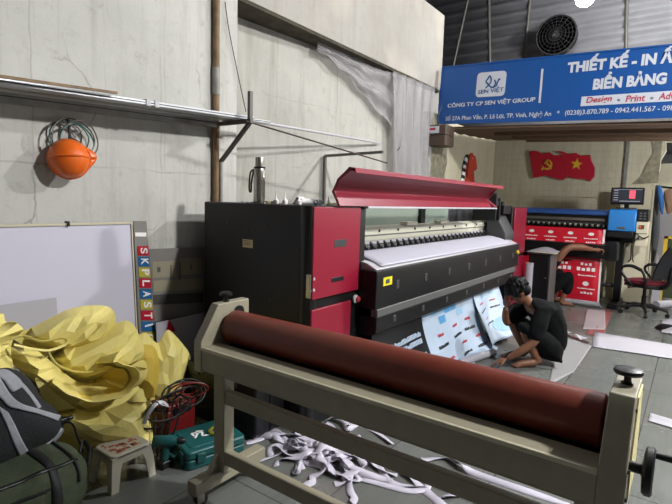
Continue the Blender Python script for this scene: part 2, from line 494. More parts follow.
def facets(pts3, N, bulge, back, seed, spacing=.05, amp=.02, aniso=1.8, ang=.4, jag=.008):
    """A crumpled body of stiff sheet: flat facets with sharp creases on a bulging outline."""
    from mathutils.geometry import delaunay_2d_cdt
    rnd = random.Random(seed); N = V(N).normalized()
    o = cr([V(p) for p in pts3], 7, True)
    c = sum(o, V((0, 0, 0)))/len(o)
    U = V((0, 1, 0)); U = (U-N*U.dot(N)).normalized(); W = N.cross(U)
    o2 = [V(((p-c).dot(U), (p-c).dot(W))) for p in o]
    o2 = [p*(1+jag*(rnd.random()-.5)) for p in o2]
    def polar(a):
        best = 1e9; r = .1
        for p in o2:
            d = abs((math.atan2(p.y, p.x)-a+PI) % (2*PI)-PI)
            if d < best: best = d; r = p.length
        return r
    ca, sa = math.cos(ang), math.sin(ang)
    def to(p): return V(((p.x*ca+p.y*sa)/aniso, -p.x*sa+p.y*ca))
    def fro(q): return V((q.x*aniso*ca-q.y*sa, q.x*aniso*sa+q.y*ca))
    R_ = max(p.length for p in o2); pts = [to(p) for p in o2]; n0 = len(pts)
    def inside(p):
        k = False; j = n0-1
        for i in range(n0):
            a, b_ = o2[i], o2[j]
            if (a.y > p.y) != (b_.y > p.y) and p.x < (b_.x-a.x)*(p.y-a.y)/(b_.y-a.y)+a.x: k = not k
            j = i
        return k
    tries = 0
    while tries < 5000:
        tries += 1
        p = V((rnd.uniform(-R_, R_), rnd.uniform(-R_, R_)))
        if not inside(p) or p.length > polar(math.atan2(p.y, p.x))*.93: continue
        q_ = to(p)
        if all((q_-x).length > spacing*.62 for x in pts): pts.append(q_)
    vs, es, fs, *_ = delaunay_2d_cdt(pts, [], [list(range(n0))], 1, 1e-6)
    b = B(); fr, bk = [], []
    for i, q_ in enumerate(vs):
        p = fro(q_); P3 = c+U*p.x+W*p.y
        t = min(1, p.length/max(polar(math.atan2(p.y, p.x)), 1e-4))
        edge = i < n0 or t > .985
        h = 0 if edge else bulge*(1-t**3)**.75+amp*rnd.gauss(0, 1)*(.35+.65*min(1, (1-t)*3))+amp*1.6*NZ.noise(V((p.x*9, p.y*9, seed)))
        fr.append(b.bm.verts.new(P3+N*max(h, .0)))
        bk.append(fr[-1] if edge else b.bm.verts.new(P3-N*back*(1-t**4)))
    for f in fs:
        try: b.bm.faces.new([fr[i] for i in f])
        except ValueError: pass
        g = [bk[i] for i in reversed(f)]
        if any(bk[i] is not fr[i] for i in f):
            try: b.bm.faces.new(g)
            except ValueError: pass
    # soften each facet a little: split and nudge
    bmesh.ops.recalc_face_normals(b.bm, faces=b.bm.faces)
    return b
def bake(o):
    dg = bpy.context.evaluated_depsgraph_get()
    me = bpy.data.meshes.new_from_object(o.evaluated_get(dg))
    old = o.data; bpy.data.objects.remove(o); bpy.data.meshes.remove(old)
    return me
def skin(nodes, edges, sub=2):
    """Grow a tapered surface on a skeleton; nodes name -> (point, radius)."""
    names = list(nodes); me = bpy.data.meshes.new('sk'); bm = bmesh.new()
    ly = bm.verts.layers.skin.verify(); vv = {}
    for i, k in enumerate(names):
        v = bm.verts.new(nodes[k][0]); r = nodes[k][1]
        v[ly].radius = (r, r) if not isinstance(r, tuple) else r; v[ly].use_root = (i == 0); vv[k] = v
    for e in edges:
        for a, c in zip(e[:-1], e[1:]): bm.edges.new((vv[a], vv[c]))
    bm.to_mesh(me); bm.free()
    o = bpy.data.objects.new('sk', me); COL.objects.link(o)
    md = o.modifiers.new('s', 'SKIN'); md.use_smooth_shade = True
    if sub:
        m2 = o.modifiers.new('u', 'SUBSURF'); m2.levels = sub; m2.render_levels = sub
    return bake(o)
def union(b, voxel=.008, it=4):
    """Weld overlapping closed pieces into one continuous surface."""
    me = bpy.data.meshes.new('u'); bmesh.ops.recalc_face_normals(b.bm, faces=b.bm.faces); b.bm.to_mesh(me); b.bm.free()
    o = bpy.data.objects.new('u', me); COL.objects.link(o)
    md = o.modifiers.new('r', 'REMESH'); md.mode = 'VOXEL'; md.voxel_size = voxel
    if it:
        m2 = o.modifiers.new('s', 'SMOOTH'); m2.iterations = it; m2.factor = .5
    me2 = bake(o); out = B(); out.bm.from_mesh(me2); bpy.data.meshes.remove(me2)
    return out
def tree_of(b): return BVHTree.FromBMesh(b.bm)
def cast(tree, px, py, o, xf):
    r = RW @ _d(px, py); h = tree.ray_cast(CAM0, r)
    if h[0] is None:
        p = at(px, py, x=xf); q_ = tree.find_nearest(p)
        return q_[0]+(p-q_[0])*.15+q_[1]*o if q_[0] is not None else p
    n = h[1] if h[1].dot(r) < 0 else -h[1]
    return h[0]+n*o
def copy_tree(o, parent=None):
    c = o.copy(); COL.objects.link(c)
    if parent is not None: c.parent = parent
    for ch in list(o.children): copy_tree(ch, c)
    return c
WORLD_E = 0.06
EXPO = 1.03
# ================================================================== SETTING
struct('floor', B().bx(-6, 5, -2.4, 13, -.12, 0), 'floor')
struct('wall_left', B().bx(-3.5, -3.1, -2.4, 2.83, 0, 4.13), 'wall_l')
# recessed stretch of the left wall, running back to the column
struct('wall_left_recess', B().prism([(-3.42, 2.8, 0), (-3.14, 6.75, 0), (-3.6, 6.75, 0), (-3.6, 2.8, 0)], (0, 0, 3.12)), 'wall_r')
struct('wall_left_upper', B().bx(-3.5, -3.1, 2.83, 6.72, 3.1, 4.13), 'wall_u')
struct('trim_1', B().bx(-3.45, -3.105, 2.835, 6.7, 3.07, 3.1), 'soffit')
struct('wall_left_far', B().bx(-3.5, -3.1, 7.0, 9.25, 0, 2.72), 'wall_f')
# concrete column stub between the two
b = B(); rnd = random.Random(3)
prof = []
for i in range(15):
    z = i*.2; w = .02*math.sin(i*2.3)
    prof.append((z, w))
def colf(u, v):
    i = v*2.75; e = .03*NZ.noise(V((u*9, i*6, 2)))
    ang = [(-3.3, 6.35), (-3.06, 6.35), (-3.06, 6.98), (-3.3, 6.98)]
    k = u*3.999; j = int(k); t = k-j; a = ang[j % 4]; c = ang[(j+1) % 4]
    return V((a[0]+(c[0]-a[0])*t+e, a[1]+(c[1]-a[1])*t+e, i))
b.grid(colf, 40, 60)
struct('column', b, 'concrete_col', smooth=60)
# far wall, its right edge broken away
pts = [(-3.3, 0), (-.53, 0), (-.545, 1.85), (-.54, 1.95), (-.50, 2.1), (-.50, 2.25), (-.44, 2.4), (-.47, 2.66), (-.47, 2.75), (-3.3, 2.75)]
struct('wall_back', B().prism([(x, 9.2, z) for x, z in pts], (0, .18, 0)), 'wall_b')
struct('trim_4', B().prism([(x, 9.2, z) for x, z in ((-.5, 1.9), (-.86, 1.88), (-.74, 2.0), (-.68, 2.2), (-.60, 2.35), (-.66, 2.62), (-.5, 2.64))], (0, -.012, 0)), 'concrete_col')
for k, (x0, x1) in enumerate(((-.98, -.93),)):
    struct('trim_2', B().bx(x0, x1, 9.17, 9.21, 1.5, 2.66), 'grey_pipe')
# corrugated gable above
b = B()
def gab(u, v):
    x = -6+u*11; z = 2.66+v*3.9
    return V((x, 9.42+.022*math.sin(z*2*PI/.2), z))
b.grid(gab, 1, 240)
struct('wall_back_gable', b, 'corrugated', solid=.004)
struct('wall_back_far', B().bx(-1.2, 5, 12.2, 12.4, 0, 3.2), 'wall_f')
struct('wall_leak_block', B().bx(-6.1, -5.9, 2, 9.4, 0, 6.5), 'ceiling_sheet')  # added wall, stops world light leaking over the left wall
struct('wall_light_block', B().bx(-3.5, 5, -2.5, -2.3, 0, 6.5), 'block_dark')  # added unseen wall, keeps light off the laminator front
struct('ceiling', B().bx(-6, 5, -2.5, 12.4, 6.45, 6.55), 'ceiling_sheet')
# boarded underside behind the sign
b = B()
for i in range(13):
    y = 6.62+i*.2; z = 2.55+.055*(y-7.0)-.012*(i % 2)
    b.box((.1, y+.1, z), (6.1 if i < 3 else 6.3, .195, .03))
for y in (7.1, 7.9, 8.7): b.box((.3, y, 2.55+.055*(y-7.0)-.05), (5.4, .06, .07))
so = struct('trim_3', b, 'wood')
for v in so.data.vertices: v.co.z -= .035*(v.co.x+2.4)

# upright pipe fixed to the left wall
P = thing('wall_pipe', 'brown vertical pipe with a grey joint running up the left wall', 'pipe', (-3.07, 2.59, 0))
obj('pipe', B().cyl((-3.07, 2.59, 0), (-3.07, 2.59, 4.12), .026, n=16), 'rust_pipe', P)
obj('sleeve', B().cyl((-3.07, 2.59, 2.28), (-3.07, 2.59, 2.48), .030, n=16), 'grey_pipe', P, label='grey sleeve')
obj('sleeve', B().cyl((-3.045, 2.62, .8), (-3.045, 2.62, 1.78), .016, n=12), 'grey_pipe', P, label='grey lower tube')

# ================================================================== SHELF BRACKETS, BARS
bk = thing('wall_bracket', 'grey angle iron shelf bracket with a diagonal brace above the thermos bottle', 'bracket', (-3.1, 2.62, 1.8))
e = at(250, 121, y=2.62)
obj('arm', B().bar((-3.1, 2.62, e.z), (e.x+.02, 2.62, e.z), .03, .03), 'angle_iron', bk)
obj('brace', B().bar((-3.09, 2.62, e.z-.33), (e.x, 2.62, e.z-.01), .026, .026), 'angle_iron', bk)
obj('post', B().bar((e.x, 2.62, e.z-.02), (e.x, 2.62, at(253, 91, y=2.62).z), .028, .028), 'angle_iron', bk)
bk2 = thing('wall_bracket', 'dark bracket with a vertical post standing behind the red printer lid', 'bracket', (-3.3, 4.3, 1.5))
q1 = at(325, 156, x=-3.28)
obj('post', B().bar((q1.x, q1.y, .9), (q1.x, q1.y, q1.z), .028, .028), 'angle_iron', bk2)
q2 = at(383, 152, y=q1.y)
obj('arm', B().bar((q1.x, q1.y, q1.z), q2, .026, .026), 'angle_iron', bk2)
zs = e.z+.02
bars = [  # (x, y0, y1, z, w, h, material, label)
    (-2.80, -.4, 2.72, zs+.012, .035, .028, 'aluminium', 'square aluminium bar, outermost of the long bars on the wall bracket'),
    (-2.86, -.4, 2.95, zs+.010, .05, .022, 'aluminium', 'flat aluminium bar reaching furthest past the diagonal bracket'),
    (-2.92, -.4, 2.68, zs+.010, .04, .03, 'steel', 'dull steel bar lying third from the front on the bracket'),
    (-2.98, -.4, 2.66, zs+.010, .045, .03, 'aluminium', 'bright aluminium bar second from the wall on the bracket'),
    (-3.045, -.4, 2.56, zs-.02, .035, .07, 'grey_pipe', 'grey channel bar lying closest to the wall on the bracket'),
]
for i, (x, y0, y1, z, w, h, m, lab) in enumerate(bars):
    t = thing('metal_bar', lab, 'bar', (x, (y0+y1)/2, z-h/2), 0, 'long metal bars on the wall bracket')
    obj('profile', B().bar((x, y0, z-.042*(2.6-y0)), (x, y1, z-.042*(2.6-y1)), w, h), m, t, bevel=.003)
    obj('groove', B().bar((x+w/2, y0, z-.042*(2.6-y0)), (x+w/2, y1, z-.042*(2.6-y1)), .003, .006), 'dark_grey', t)
    if i == 0:
        for yy in (1.80, 1.86): obj('joint_clip', B().bx(x-w/2-.004, x+w/2+.006, yy, yy+.03, z-.033-h/2-.004, z-.033+h/2+.006), 'white_gloss', t)
single('wooden_strip', B().bar(at(-60, 67.5, x=-2.74), at(117, 93, x=-2.74), .012, .014), 'rust_pipe',
       'thin brown strip lying on top of the aluminium bars at upper left', 'strip')
single('threaded_rod', B().tube([at(246, 121, x=-2.72), at(387, 163, x=-2.55)], .007, 8), 'dark_rod',
       'thin dark red rod sloping down from the diagonal bracket to the second bracket', 'rod')
single('plastic_tube', B().tube([at(256, 121.5, x=-2.9), at(380, 143, x=-3.2)], .012, 10), 'white_gloss',
       'thin pale tube running along the recessed wall above the dark rod', 'tube')
b = B()
pp = cr([at(225, 2, x=-3.08), at(229, 30, x=-3.08), at(237, 70, x=-3.08), at(246, 112, x=-3.06)], 6)
single('loose_wire', B().tube(pp, .0035, 6), 'cable', 'thin wire hanging down the wall corner past the bracket', 'wire')
single('power_cable', B().tube(cr([at(404, 78, x=-3.12), at(403, 100, x=-3.12), at(402, 130, x=-3.12), at(400, 146, x=-3.1), at(398, 150, x=-3.1)], 6), .006, 6), 'cable',
       'black cord hanging in front of the plastic sheeting below the upper wall', 'cord')

# plastic sheeting below the upper wall
def drape(pt, pb, folds, amp, seed, sag=0.):
    def fn(u, v):
        a = V(pt[0]).lerp(V(pt[1]), u); c = V(pb[0]).lerp(V(pb[1]), u); p = a.lerp(c, v)
        d = amp*(.25+.75*v)*(math.sin(u*folds*2*PI+1.5*NZ.noise(V((u*4, v*2, seed))))+.5*NZ.noise(V((u*folds*2, v*2.5, seed+3))))
        return p+V((d, 0, -sag*math.sin(u*PI)*(1-v)))
    return fn
f1 = drape(((-3.11, 5.35, 3.07), (-3.05, 6.42, 3.07)), ((-3.10, 5.5, 1.3), (-3.02, 6.3, 1.3)), 5, .04, 4)
single('plastic_sheet', B().grid(f1, 90, 40), 'film', 'translucent plastic sheet hanging in folds left of the electrical box', 'sheet', solid=.002)
def swag(u, v):
    y = 4.0+u*1.5; top = 3.085; drop = .10+.66*u**1.4
    return V((-3.16-.05*(1-u)+.025*math.sin(v*14+u*7)*(.3+u)+.02*NZ.noise(V((u*6, v*9, 1))), y+.06*v*u, top-drop*v+.03*math.sin(u*26+v*5)*v*.5))
single('plastic_sheet', B().grid(swag, 60, 40), 'film', 'crumpled plastic swag tucked under the dark beam of the upper wall', 'sheet', solid=.002)
# torn film / wrap on the near wall beside the pipe
# electrical box
eb = thing('electrical_box', 'brown electrical box with a white label at the left end of the blue sign', 'box', (-3.0, 6.5, 2.45))
p0, p1 = at(427, 146, y=6.32), at(446, 124, y=6.32)
obj('housing', B().bx(p0.x, p1.x, 6.32, 6.62, p0.z, (p0.z+p1.z)/2), 'box_brown', eb, bevel=.008)
obj('lid', B().bx(p0.x, p1.x, 6.32, 6.62, (p0.z+p1.z)/2+.004, p1.z), 'box_brown', eb, bevel=.008)
obj('label_plate', B().bx(p0.x+.01, p0.x+.17, 6.313, 6.32, (p0.z+p1.z)/2+.03, p1.z-.02), 'sign_white', eb, label='white label')
obj('label_mark', B().bx(p0.x+.03, p0.x+.12, 6.31, 6.314, (p0.z+p1.z)/2+.07, (p0.z+p1.z)/2+.1), 'ink_red', eb)
obj('cable', B().tube(cr([(p0.x+.13, 6.4, p1.z-.01), (p0.x+.1, 6.4, p1.z+.12), (p0.x+.13, 6.45, p1.z+.25), (p0.x+.09, 6.5, p1.z+.42)], 6), .008, 6), 'cable', eb)

# ================================================================== SIGN
YS = 6.55
ang = -math.radians(2.25)
a0 = at(438, 123.6, y=YS)
du = V((math.cos(ang), 0, math.sin(ang))); dv = V((-math.sin(ang), 0, math.cos(ang))); nn = V((0, -1, 0))
a1 = at(438, 68, y=YS); SH = (a1-a0).dot(dv)
def suv(px, py):
    p = at(px, py, y=YS)-a0
    return p.dot(du), p.dot(dv)
SW = suv(672, 80)[0]+.55
sg = thing('sign_board', 'long blue company sign board with white lettering hanging above the flags', 'sign', a0)
def sp(u, v, o=0): return a0+du*u+dv*v+nn*o
obj('board', B().prism([sp(0, 0), sp(SW, 0), sp(SW, SH), sp(0, SH)], (0, .06, 0)), 'sign_blue', sg)
obj('frame', B().bar(sp(0, 0, .0), sp(SW, 0, .0), .02, .02).bar(sp(0, SH), sp(SW, SH), .02, .02).bar(sp(0, 0), sp(0, SH), .02, .02), 'sign_blue', sg)
def rounded(u0, u1, v0, v1, r, n=6):
    out = []
    for cu_, cv_, s in ((u1-r, v1-r, 0), (u0+r, v1-r, 1), (u0+r, v0+r, 2), (u1-r, v0+r, 3)):
        for i in range(n+1):
            t = PI/2*(s+i/n); out.append((cu_+r*math.cos(t), cv_+r*math.sin(t)))
    return out
lu0, lv0 = suv(475.5, 97.5); lu1, lv1 = suv(507, 70.5)
obj('logo_plate', B().prism([sp(u, v, .001) for u, v in rounded(lu0, lu1, lv0, lv1, .05)], (0, -.006, 0)), 'sign_white', sg, label='white rounded logo plate')
# lotus swirl: drop-shaped leaf with two trailing curls
W_ = lu1-lu0; H_ = lv1-lv0
def lp(a, c): return sp(lu0+W_*a, lv0+H_*c, .008)
for pts in ([(.34,.36),(.42,.45),(.50,.58),(.50,.72),(.44,.84),(.38,.72),(.33,.62),(.40,.52),(.50,.40),(.56,.36)],
            [(.56,.37),(.63,.42),(.66,.54),(.62,.66)], [(.58,.36),(.70,.42),(.73,.58),(.80,.68),(.74,.66)]):
    obj('logo_swirl', B().tube(cr([lp(*p) for p in pts], 6), .009, 6), 'logo_blue', sg)
def line(body, pL, pR, hpx, m, bold=.0, shear=0, w=None, sp_=1, lab=None, lift=.002):
    """pL, pR: lower left and lower right of the line in the photograph."""
    u0, v0 = suv(*pL); u1, v1 = suv(*pR)
    hh = suv(pL[0], pL[1]-hpx)[1]-v0
    d = (du*(u1-u0)+dv*(v1-v0)); ww = d.length; d.normalize()
    return put_text('lettering', body, m, sg, sp(u0, v0, lift), d, dv, nn, ww, hh, bold, shear, .004, lab, sp_)
line('SEN VIỆT', (478, 95.2), (503.5, 92.4), 6.2, 'logo_blue', .01, lift=.007)
line('CÔNG TY CP SEN VIỆT GROUP', (447.5, 108.8), (535, 102.6), 6.2, 'sign_white', .02)
line('Số 27A Phan Văn, P. Lê Lợi, TP. Vinh, Nghệ An   *   (0238)3.870.789 - 0942.441.567 - 0984.5', (445.5, 122), (683, 111.5), 6.6, 'sign_white', .006)
line('THIẾT KẾ - IN ẤN', (567, 73.2), (684, 61.5), 16, 'sign_white', .05)
line('BIỂN BẢNG', (592.5, 90), (666, 84), 16.5, 'sign_white', .05)
ru0, rv0 = suv(580.5, 106.3); ru1, rv1 = suv(581, 96.8)
obj('strip_plate', B().prism([sp(ru0, rv0, .001), sp(SW-.05, rv0+.02, .001), sp(SW-.05, rv0+.02+(rv1-rv0), .001), sp(ru0, rv1, .001)], (0, -.005, 0)), 'sign_white', sg, label='white strip')
for body, l, r, h in (('Design', (586, 105), (611.5, 103.2), 7.6), ('Print', (625.5, 102.2), (645, 101.0), 6.4), ('Adv', (658.5, 99.8), (675, 98.9), 6.6)):
    u0, v0 = suv(*l); u1, v1 = suv(*r); hh = suv(l[0], l[1]-h)[1]-v0
    d = (du*(u1-u0)+dv*(v1-v0)); ww = d.length; d.normalize()
    put_text('lettering', body, 'sign_red', sg, sp(u0, v0, .008), d, dv, nn, ww, hh, .012, .15, .003, 'red lettering')
for c in ((618.5, 100.5), (651.5, 98.5)):
    u0, v0 = suv(*c); put_text('lettering', '*', 'ink_grey', sg, sp(u0-.015, v0-.012, .008), du, dv, nn, .035, .03, .01, 0, .002)
u0, v0 = suv(538.5, 103); u1, v1 = suv(541.5, 69)
obj('divider_line', B().prism([sp(u0, v0, .001), sp(u0+.025, v0, .001), sp(u1+.025, v1, .001), sp(u1, v1, .001)], (0, -.005, 0)), 'sign_white', sg)

# ================================================================== GABLE FIXTURES
fc = at(556, 35, y=8.9); fr = (at(576, 35, y=8.9)-fc).length
fn_ = thing('wall_fan', 'round black industrial fan mounted on the corrugated gable above the sign', 'fan', (fc.x, 9.3, fc.z-fr))
b = B().torus(fc, (0, 1, 0), fr, .014)
for k in range(1, 6): b.torus(fc+V((0, -.05*(1-(k/6)**2), 0)), (0, 1, 0), fr*k/6, .005, 24, 5)
for k in range(20):
    t = 2*PI*k/20; u = V((math.cos(t), 0, math.sin(t)))
    b.tube([fc+V((0, -.055, 0))+u*.03, fc+V((0, -.03, 0))+u*fr*.6, fc+u*fr], .004, 5)
obj('guard', b, 'guard', fn_)
obj('housing', B().lathe([(fr*.99, 0), (fr*.99, .16), (fr*.8, .2), (fr*.78, .2), (fr*.95, .15), (fr*.95, 0)], fc+V((0, .0, 0)), (0, 1, 0), 36), 'guard', fn_)
obj('hub', B().lathe([(.05, 0), (.055, .03), (.055, .16)], fc+V((0, -.02, 0)), (0, 1, 0)), 'dark_grey', fn_)
for k in range(5):
    t = 2*PI*k/5; u = V((math.cos(t), 0, math.sin(t))); w = V((-math.sin(t), 0, math.cos(t)))
    obj('blade', B().grid(lambda a, c: fc+u*(.05+a*fr*.82)+w*((c-.4)*(.08+.14*a))+V((0, .05+.06*(c-.5), 0)), 6, 6), 'dark_grey', fn_, solid=.003)
obj('mount', B().bx(fc.x-.04, fc.x+.04, fc.y+.15, 9.44, fc.z-.05, fc.z+.05).bx(fc.x-.22, fc.x+.22, 9.3, 9.34, fc.z-.3, fc.z-.26), 'angle_iron', fn_)
for (pa, pb, lab) in (((531, -8), (524, 60), 'slanted steel strut on the gable left of the fan'), ((489, -8), (490, 62), 'thin upright gable post at the left end of the corrugated sheets'),
                      ((627, -8), (626, 50), 'thin upright gable post right of the glowing lamp')):
    A, C = at(*pa, y=9.395), at(*pb, y=9.395)
    single('gable_post', B().tube([A+(A-C)*.3, C+(C-A)*.6], .026, 10), 'angle_iron', lab, 'post', 'gable posts')
single('gable_post', B().tube([at(470, -10, y=9.395), at(455, 68, y=9.395)+V((-.1, 0, -.3))], .022, 10), 'angle_iron', 'leaning gable post beside the upper left wall', 'post', 'gable posts')

LAMP_E = 420
def lamp(loc, label, r=.12, power=1.0):
    t = thing('ceiling_lamp', label, 'lamp', loc, 0, 'ceiling lamps')
    top = 2.5 if loc[2] < 2.5 else 6.45
    x, y, z = loc
    m = MT['lamp_glow'].copy(); p = m.node_tree.nodes['Principled BSDF']
    p.inputs['Emission Strength'].default_value = LAMP_E*power; p.inputs['Emission Color'].default_value = (.99, 1, .99, 1)
    obj('shade', B().lathe([(r*.5, .07), (r*.55, .12), (r*.5, .2), (r*.35, .26), (r*.3, .30)], loc, (0, 0, 1)), 'lamp_body', t)
    obj('bulb', B().ellipsoid((x, y, z-.02), (r, r, r*.9), 20, 12), m, t, label='glowing bulb')
    obj('cord', B().cyl((x, y, z+.3), (x, y, max(top, z+.31)), .008, n=8), 'cable', t)
    return t
l2 = at(585, -3, y=7.7)
lamp(tuple(l2), 'glowing lamp hanging over the middle of the blue sign', .12, .15)
lamp((1.0, 6.7, 4.7), 'glowing lamp hanging high over the right side of the work floor', .12, 1.9)
lamp((2.0, 3.3, 4.1), 'glowing lamp hanging right of the laminator over the open floor', .14, 1.6)
lamp((1.6, 10.6, 2.9), 'added lamp standing in for daylight behind the far wall', .10, .5)  # added lamp, brightens the space beyond in place of daylight
lamp((1.0, 7.5, 2.15), 'glowing lamp hanging under the boarded ceiling right of the office chair', .09, .6)
# ================================================================== WIDE PRINTER (left)
PX = -1.90
pr = thing('wide_format_printer', 'long red and black wide format printer with raised lid along the left wall', 'printer', (-2.3, 4.7, 0))
Y0, Y1 = 2.353, 2.92
# left cabinet
obj('cabinet', B().bx(-2.92, PX-.01, Y0, Y1+.03, .0, 1.456).bx(-2.0, PX, Y0, Y0+.02, 0, 1.456), 'black_metal', pr, bevel=.012)
obj('corner_post', B().tube([(-1.955, Y0+.045, .0), (-1.955, Y0+.045, 1.456)], .058, 18), 'black_plastic', pr)
zt = at(312, 302, x=PX).z; zb = at(362, 333, x=PX).z
pL = [at(309, 301, x=PX+.01), at(359.5, 291.5, x=PX+.01), at(361.5, 206, x=PX+.01), at(312, 206, x=PX+.01)]
dr = obj('door', B().bx(PX-.01, PX+.012, 2.362, 2.885, .865, 1.45), 'red_panel', pr, bevel=.005)
obj('door_slot', B().bx(PX+.010, PX+.014, 2.56, 2.70, .955, .985), 'black_plastic', dr, bevel=.004)
obj('maker_plate', B().bx(PX+.010, PX+.014, 2.58, 2.72, 1.185, 1.235), 'dark_grey', dr, bevel=.003)
obj('hinge', B().bx(PX-.02, PX+.012, 2.335, 2.35, .88, 1.03).bx(PX+.0, PX+.012, 2.35, 2.362, .92, .93), 'steel', pr, bevel=.003, label='steel hinge')
for z in (.93, 1.0): obj('screw', B().cyl((PX+.008, 2.375, z), (PX+.016, 2.375, z), .010, n=12), 'white_gloss', dr)
obj('door', B().bx(PX-.01, PX+.012, 2.362, 2.80, .25, .80), 'red_panel', pr, bevel=.005)
bt = obj('power_button', B().lathe([(.03, 0), (.03, .012), (.022, .016)], (PX, 2.865, .80), (1, 0, 0)), 'white_gloss', pr, label='white ringed button')
obj('button_cap', B().lathe([(.02, 0), (.02, .02), (.014, .024)], (PX+.008, 2.872, .80), (1, 0, 0)), 'ink_red', bt)
obj('warning_sticker', B().bx(-2.0, -2.0, 0, 0, 0, 0) if False else B().prism([(at(243, 239, y=Y0).x, Y0-.001, at(243, 239, y=Y0).z), (at(253, 239, y=Y0).x, Y0-.001, at(243, 239, y=Y0).z),
    (at(253, 239, y=Y0).x, Y0-.001, at(243, 247, y=Y0).z), (at(243, 239, y=Y0).x, Y0-.001, at(243, 247, y=Y0).z)], (0, -.002, 0)), 'sticker_cream', pr)
sx0, sx1, sz0, sz1 = at(243.6, 241, y=Y0).x, at(252.4, 241, y=Y0).x, at(243, 246.5, y=Y0).z, at(243, 239.6, y=Y0).z
b = B()
for k in range(4):
    z = sz1-(k+.7)*(sz1-sz0)/5; b.bx(sx0, sx1-(.02 if k % 2 else .005), Y0-.004, Y0-.0028, z, z+.0035)
obj('sticker_print', b, 'ink_grey', pr)
b = B()
for p in ((228, 222), (266, 226), (248, 231), (270, 300)): 
    q = at(*p, y=Y0); b.cyl((q.x, Y0+.001, q.z), (q.x, Y0-.006, q.z), .006, n=10)
obj('screw', b, 'dark_grey', pr)
# base beam, rear body, right cabinet
YR0, YR1 = 6.52, 7.13
obj('rear_body', B().bx(-2.75, -2.42, Y1, YR0, .35, 1.40), 'black_metal', pr, bevel=.01)
obj('cabinet', B().bx(-2.92, PX-.01, YR0, YR1, .0, 1.47), 'black_metal', pr, bevel=.012)
d2 = obj('door', B().bx(PX-.01, PX+.012, YR0+.03, YR1-.02, .84, 1.46), 'red_panel', pr, bevel=.005)
obj('door', B().bx(PX-.01, PX+.012, YR0+.03, YR1-.02, .16, .80), 'red_panel', pr, bevel=.005)
for y in (2.6, 6.8):
    for x in (-2.8, -2.05): obj('foot', B().bx(x-.06, x+.06, y-.06, y+.06, 0, .03), 'dark_grey', pr)
# posts at the ends of the opening
obj('post', B().bx(-2.02, PX-.005, Y1-.025, Y1+.055, .9, 1.455), 'black_plastic', pr)
obj('rear_screen', B().bx(-2.40, -2.385, Y1, 5.55, 1.16, 1.46), 'green_glass', pr)
yq = at(422, 225, x=-2.36).y; obj('screen_post', B().bx(-2.385, -2.35, yq-.05, yq+.05, 1.16, 1.46), 'black_plastic', pr)
obj('rear_screen', B().bx(-2.40, -2.385, 5.55, YR0, 1.16, 1.46), 'dark_grey', pr, label='dark right end of the screen')
# carriage rail
rl = obj('gantry_rail', B().prism([(-2.24, Y1, 1.165), (-2.17, Y1, 1.165), (-2.15, Y1, 1.20), (-2.15, Y1, 1.265), (-2.24, Y1, 1.285)], (0, YR0-Y1-.05, 0)), 'cream_rail', pr, bevel=.004)
for y in (4.1, 4.85): obj('rail_block', B().bx(-2.24, -2.16, y, y+.22, 1.275, 1.31), 'cream_rail', rl, bevel=.006)
for y in np.linspace(3.25, 6.2, 10): obj('rail_bolt', B().cyl((-2.152, y, 1.245), (-2.143, y, 1.245), .012, n=10), 'black_plastic', rl)
obj('rail_groove', B().bx(-2.152, -2.147, Y1+.02, YR0-.06, 1.205, 1.215), 'grey_rail', rl)
# pinch rollers
obj('pinch_backing', B().bx(-2.20, -2.13, Y1, YR0-.05, 1.10, 1.165), 'white_gloss', pr)
n = 30
for k in range(n):
    y = 3.05+k*(YR0-3.2)/n
    r_ = obj('pinch_roller', B().cyl((-2.105, y, 1.125), (-2.105, y+.062, 1.125), .024, n=14), 'black_plastic', pr)
    obj('roller_arm', B().prism([(-2.13, y+.02, 1.165), (-2.07, y+.02, 1.115), (-2.07, y+.02, 1.10), (-2.13, y+.02, 1.14)], (0, .02, 0)), 'dark_grey', r_)
# platen and bed box
pl = obj('platen', B().prism([(-2.2, Y1+.02, 1.07), (-2.08, Y1+.02, 1.095), (-1.86, Y1+.02, 1.055), (-1.775, Y1+.02, 1.015), (-1.775, Y1+.02, .99), (-2.2, Y1+.02, .99)], (0, 6.34-Y1-.02, 0)), 'white_gloss', pr, bevel=.004)
bd = obj('front_beam', B().prism([(-2.42, Y1-.02, .96), (-2.42, Y1-.02, 1.0), (-1.75, Y1-.02, 1.012), (-1.745, Y1-.02, .98), (-1.75, Y1-.02, .735), (-2.42, Y1-.02, .735)], (0, 6.36-Y1, 0)), 'black_metal', pr, bevel=.006)
obj('trim_rail', B().bx(-1.80, -1.742, Y1, 6.22, .675, .735), 'grey_rail', pr, bevel=.006)
lb = obj('lower_beam', B().prism([(-2.42, Y1, .675), (-1.747, Y1, .675), (-1.75, Y1, .56), (-1.80, Y1, .535), (-2.42, Y1, .535)], (0, 6.16-Y1, 0)), 'black_metal', pr, bevel=.006)
for k in range(7):
    y = 3.18+k*.48
    obj('beam_slot', B().bx(-1.752, -1.743, y, y+.045, .85, .915), 'dark_grey', bd, bevel=.003)
    obj('beam_slot', B().bx(-1.752, -1.745, y-.02, y+.025, .60, .65), 'dark_grey', lb, bevel=.003)
st = obj('yellow_sticker', B().bx(-1.748, -1.742, 2.985, 3.11, .895, .955), 'sticker_yellow', bd, label='small yellow sticker')
obj('sticker_print', B().bx(-1.743, -1.740, 3.02, 3.07, .91, .94), 'ink_grey', st)
obj('knob', B().lathe([(.025, 0), (.025, .02), (.012, .03)], (-1.75, 6.25, .91), (1, 0, 0)), 'trim_yellow', bd, label='small amber lamp')
# lower frame between the cabinets
obj('stretcher', B().bx(-2.62, -2.45, Y1, YR0, .12, .26), 'black_metal', pr, bevel=.01)
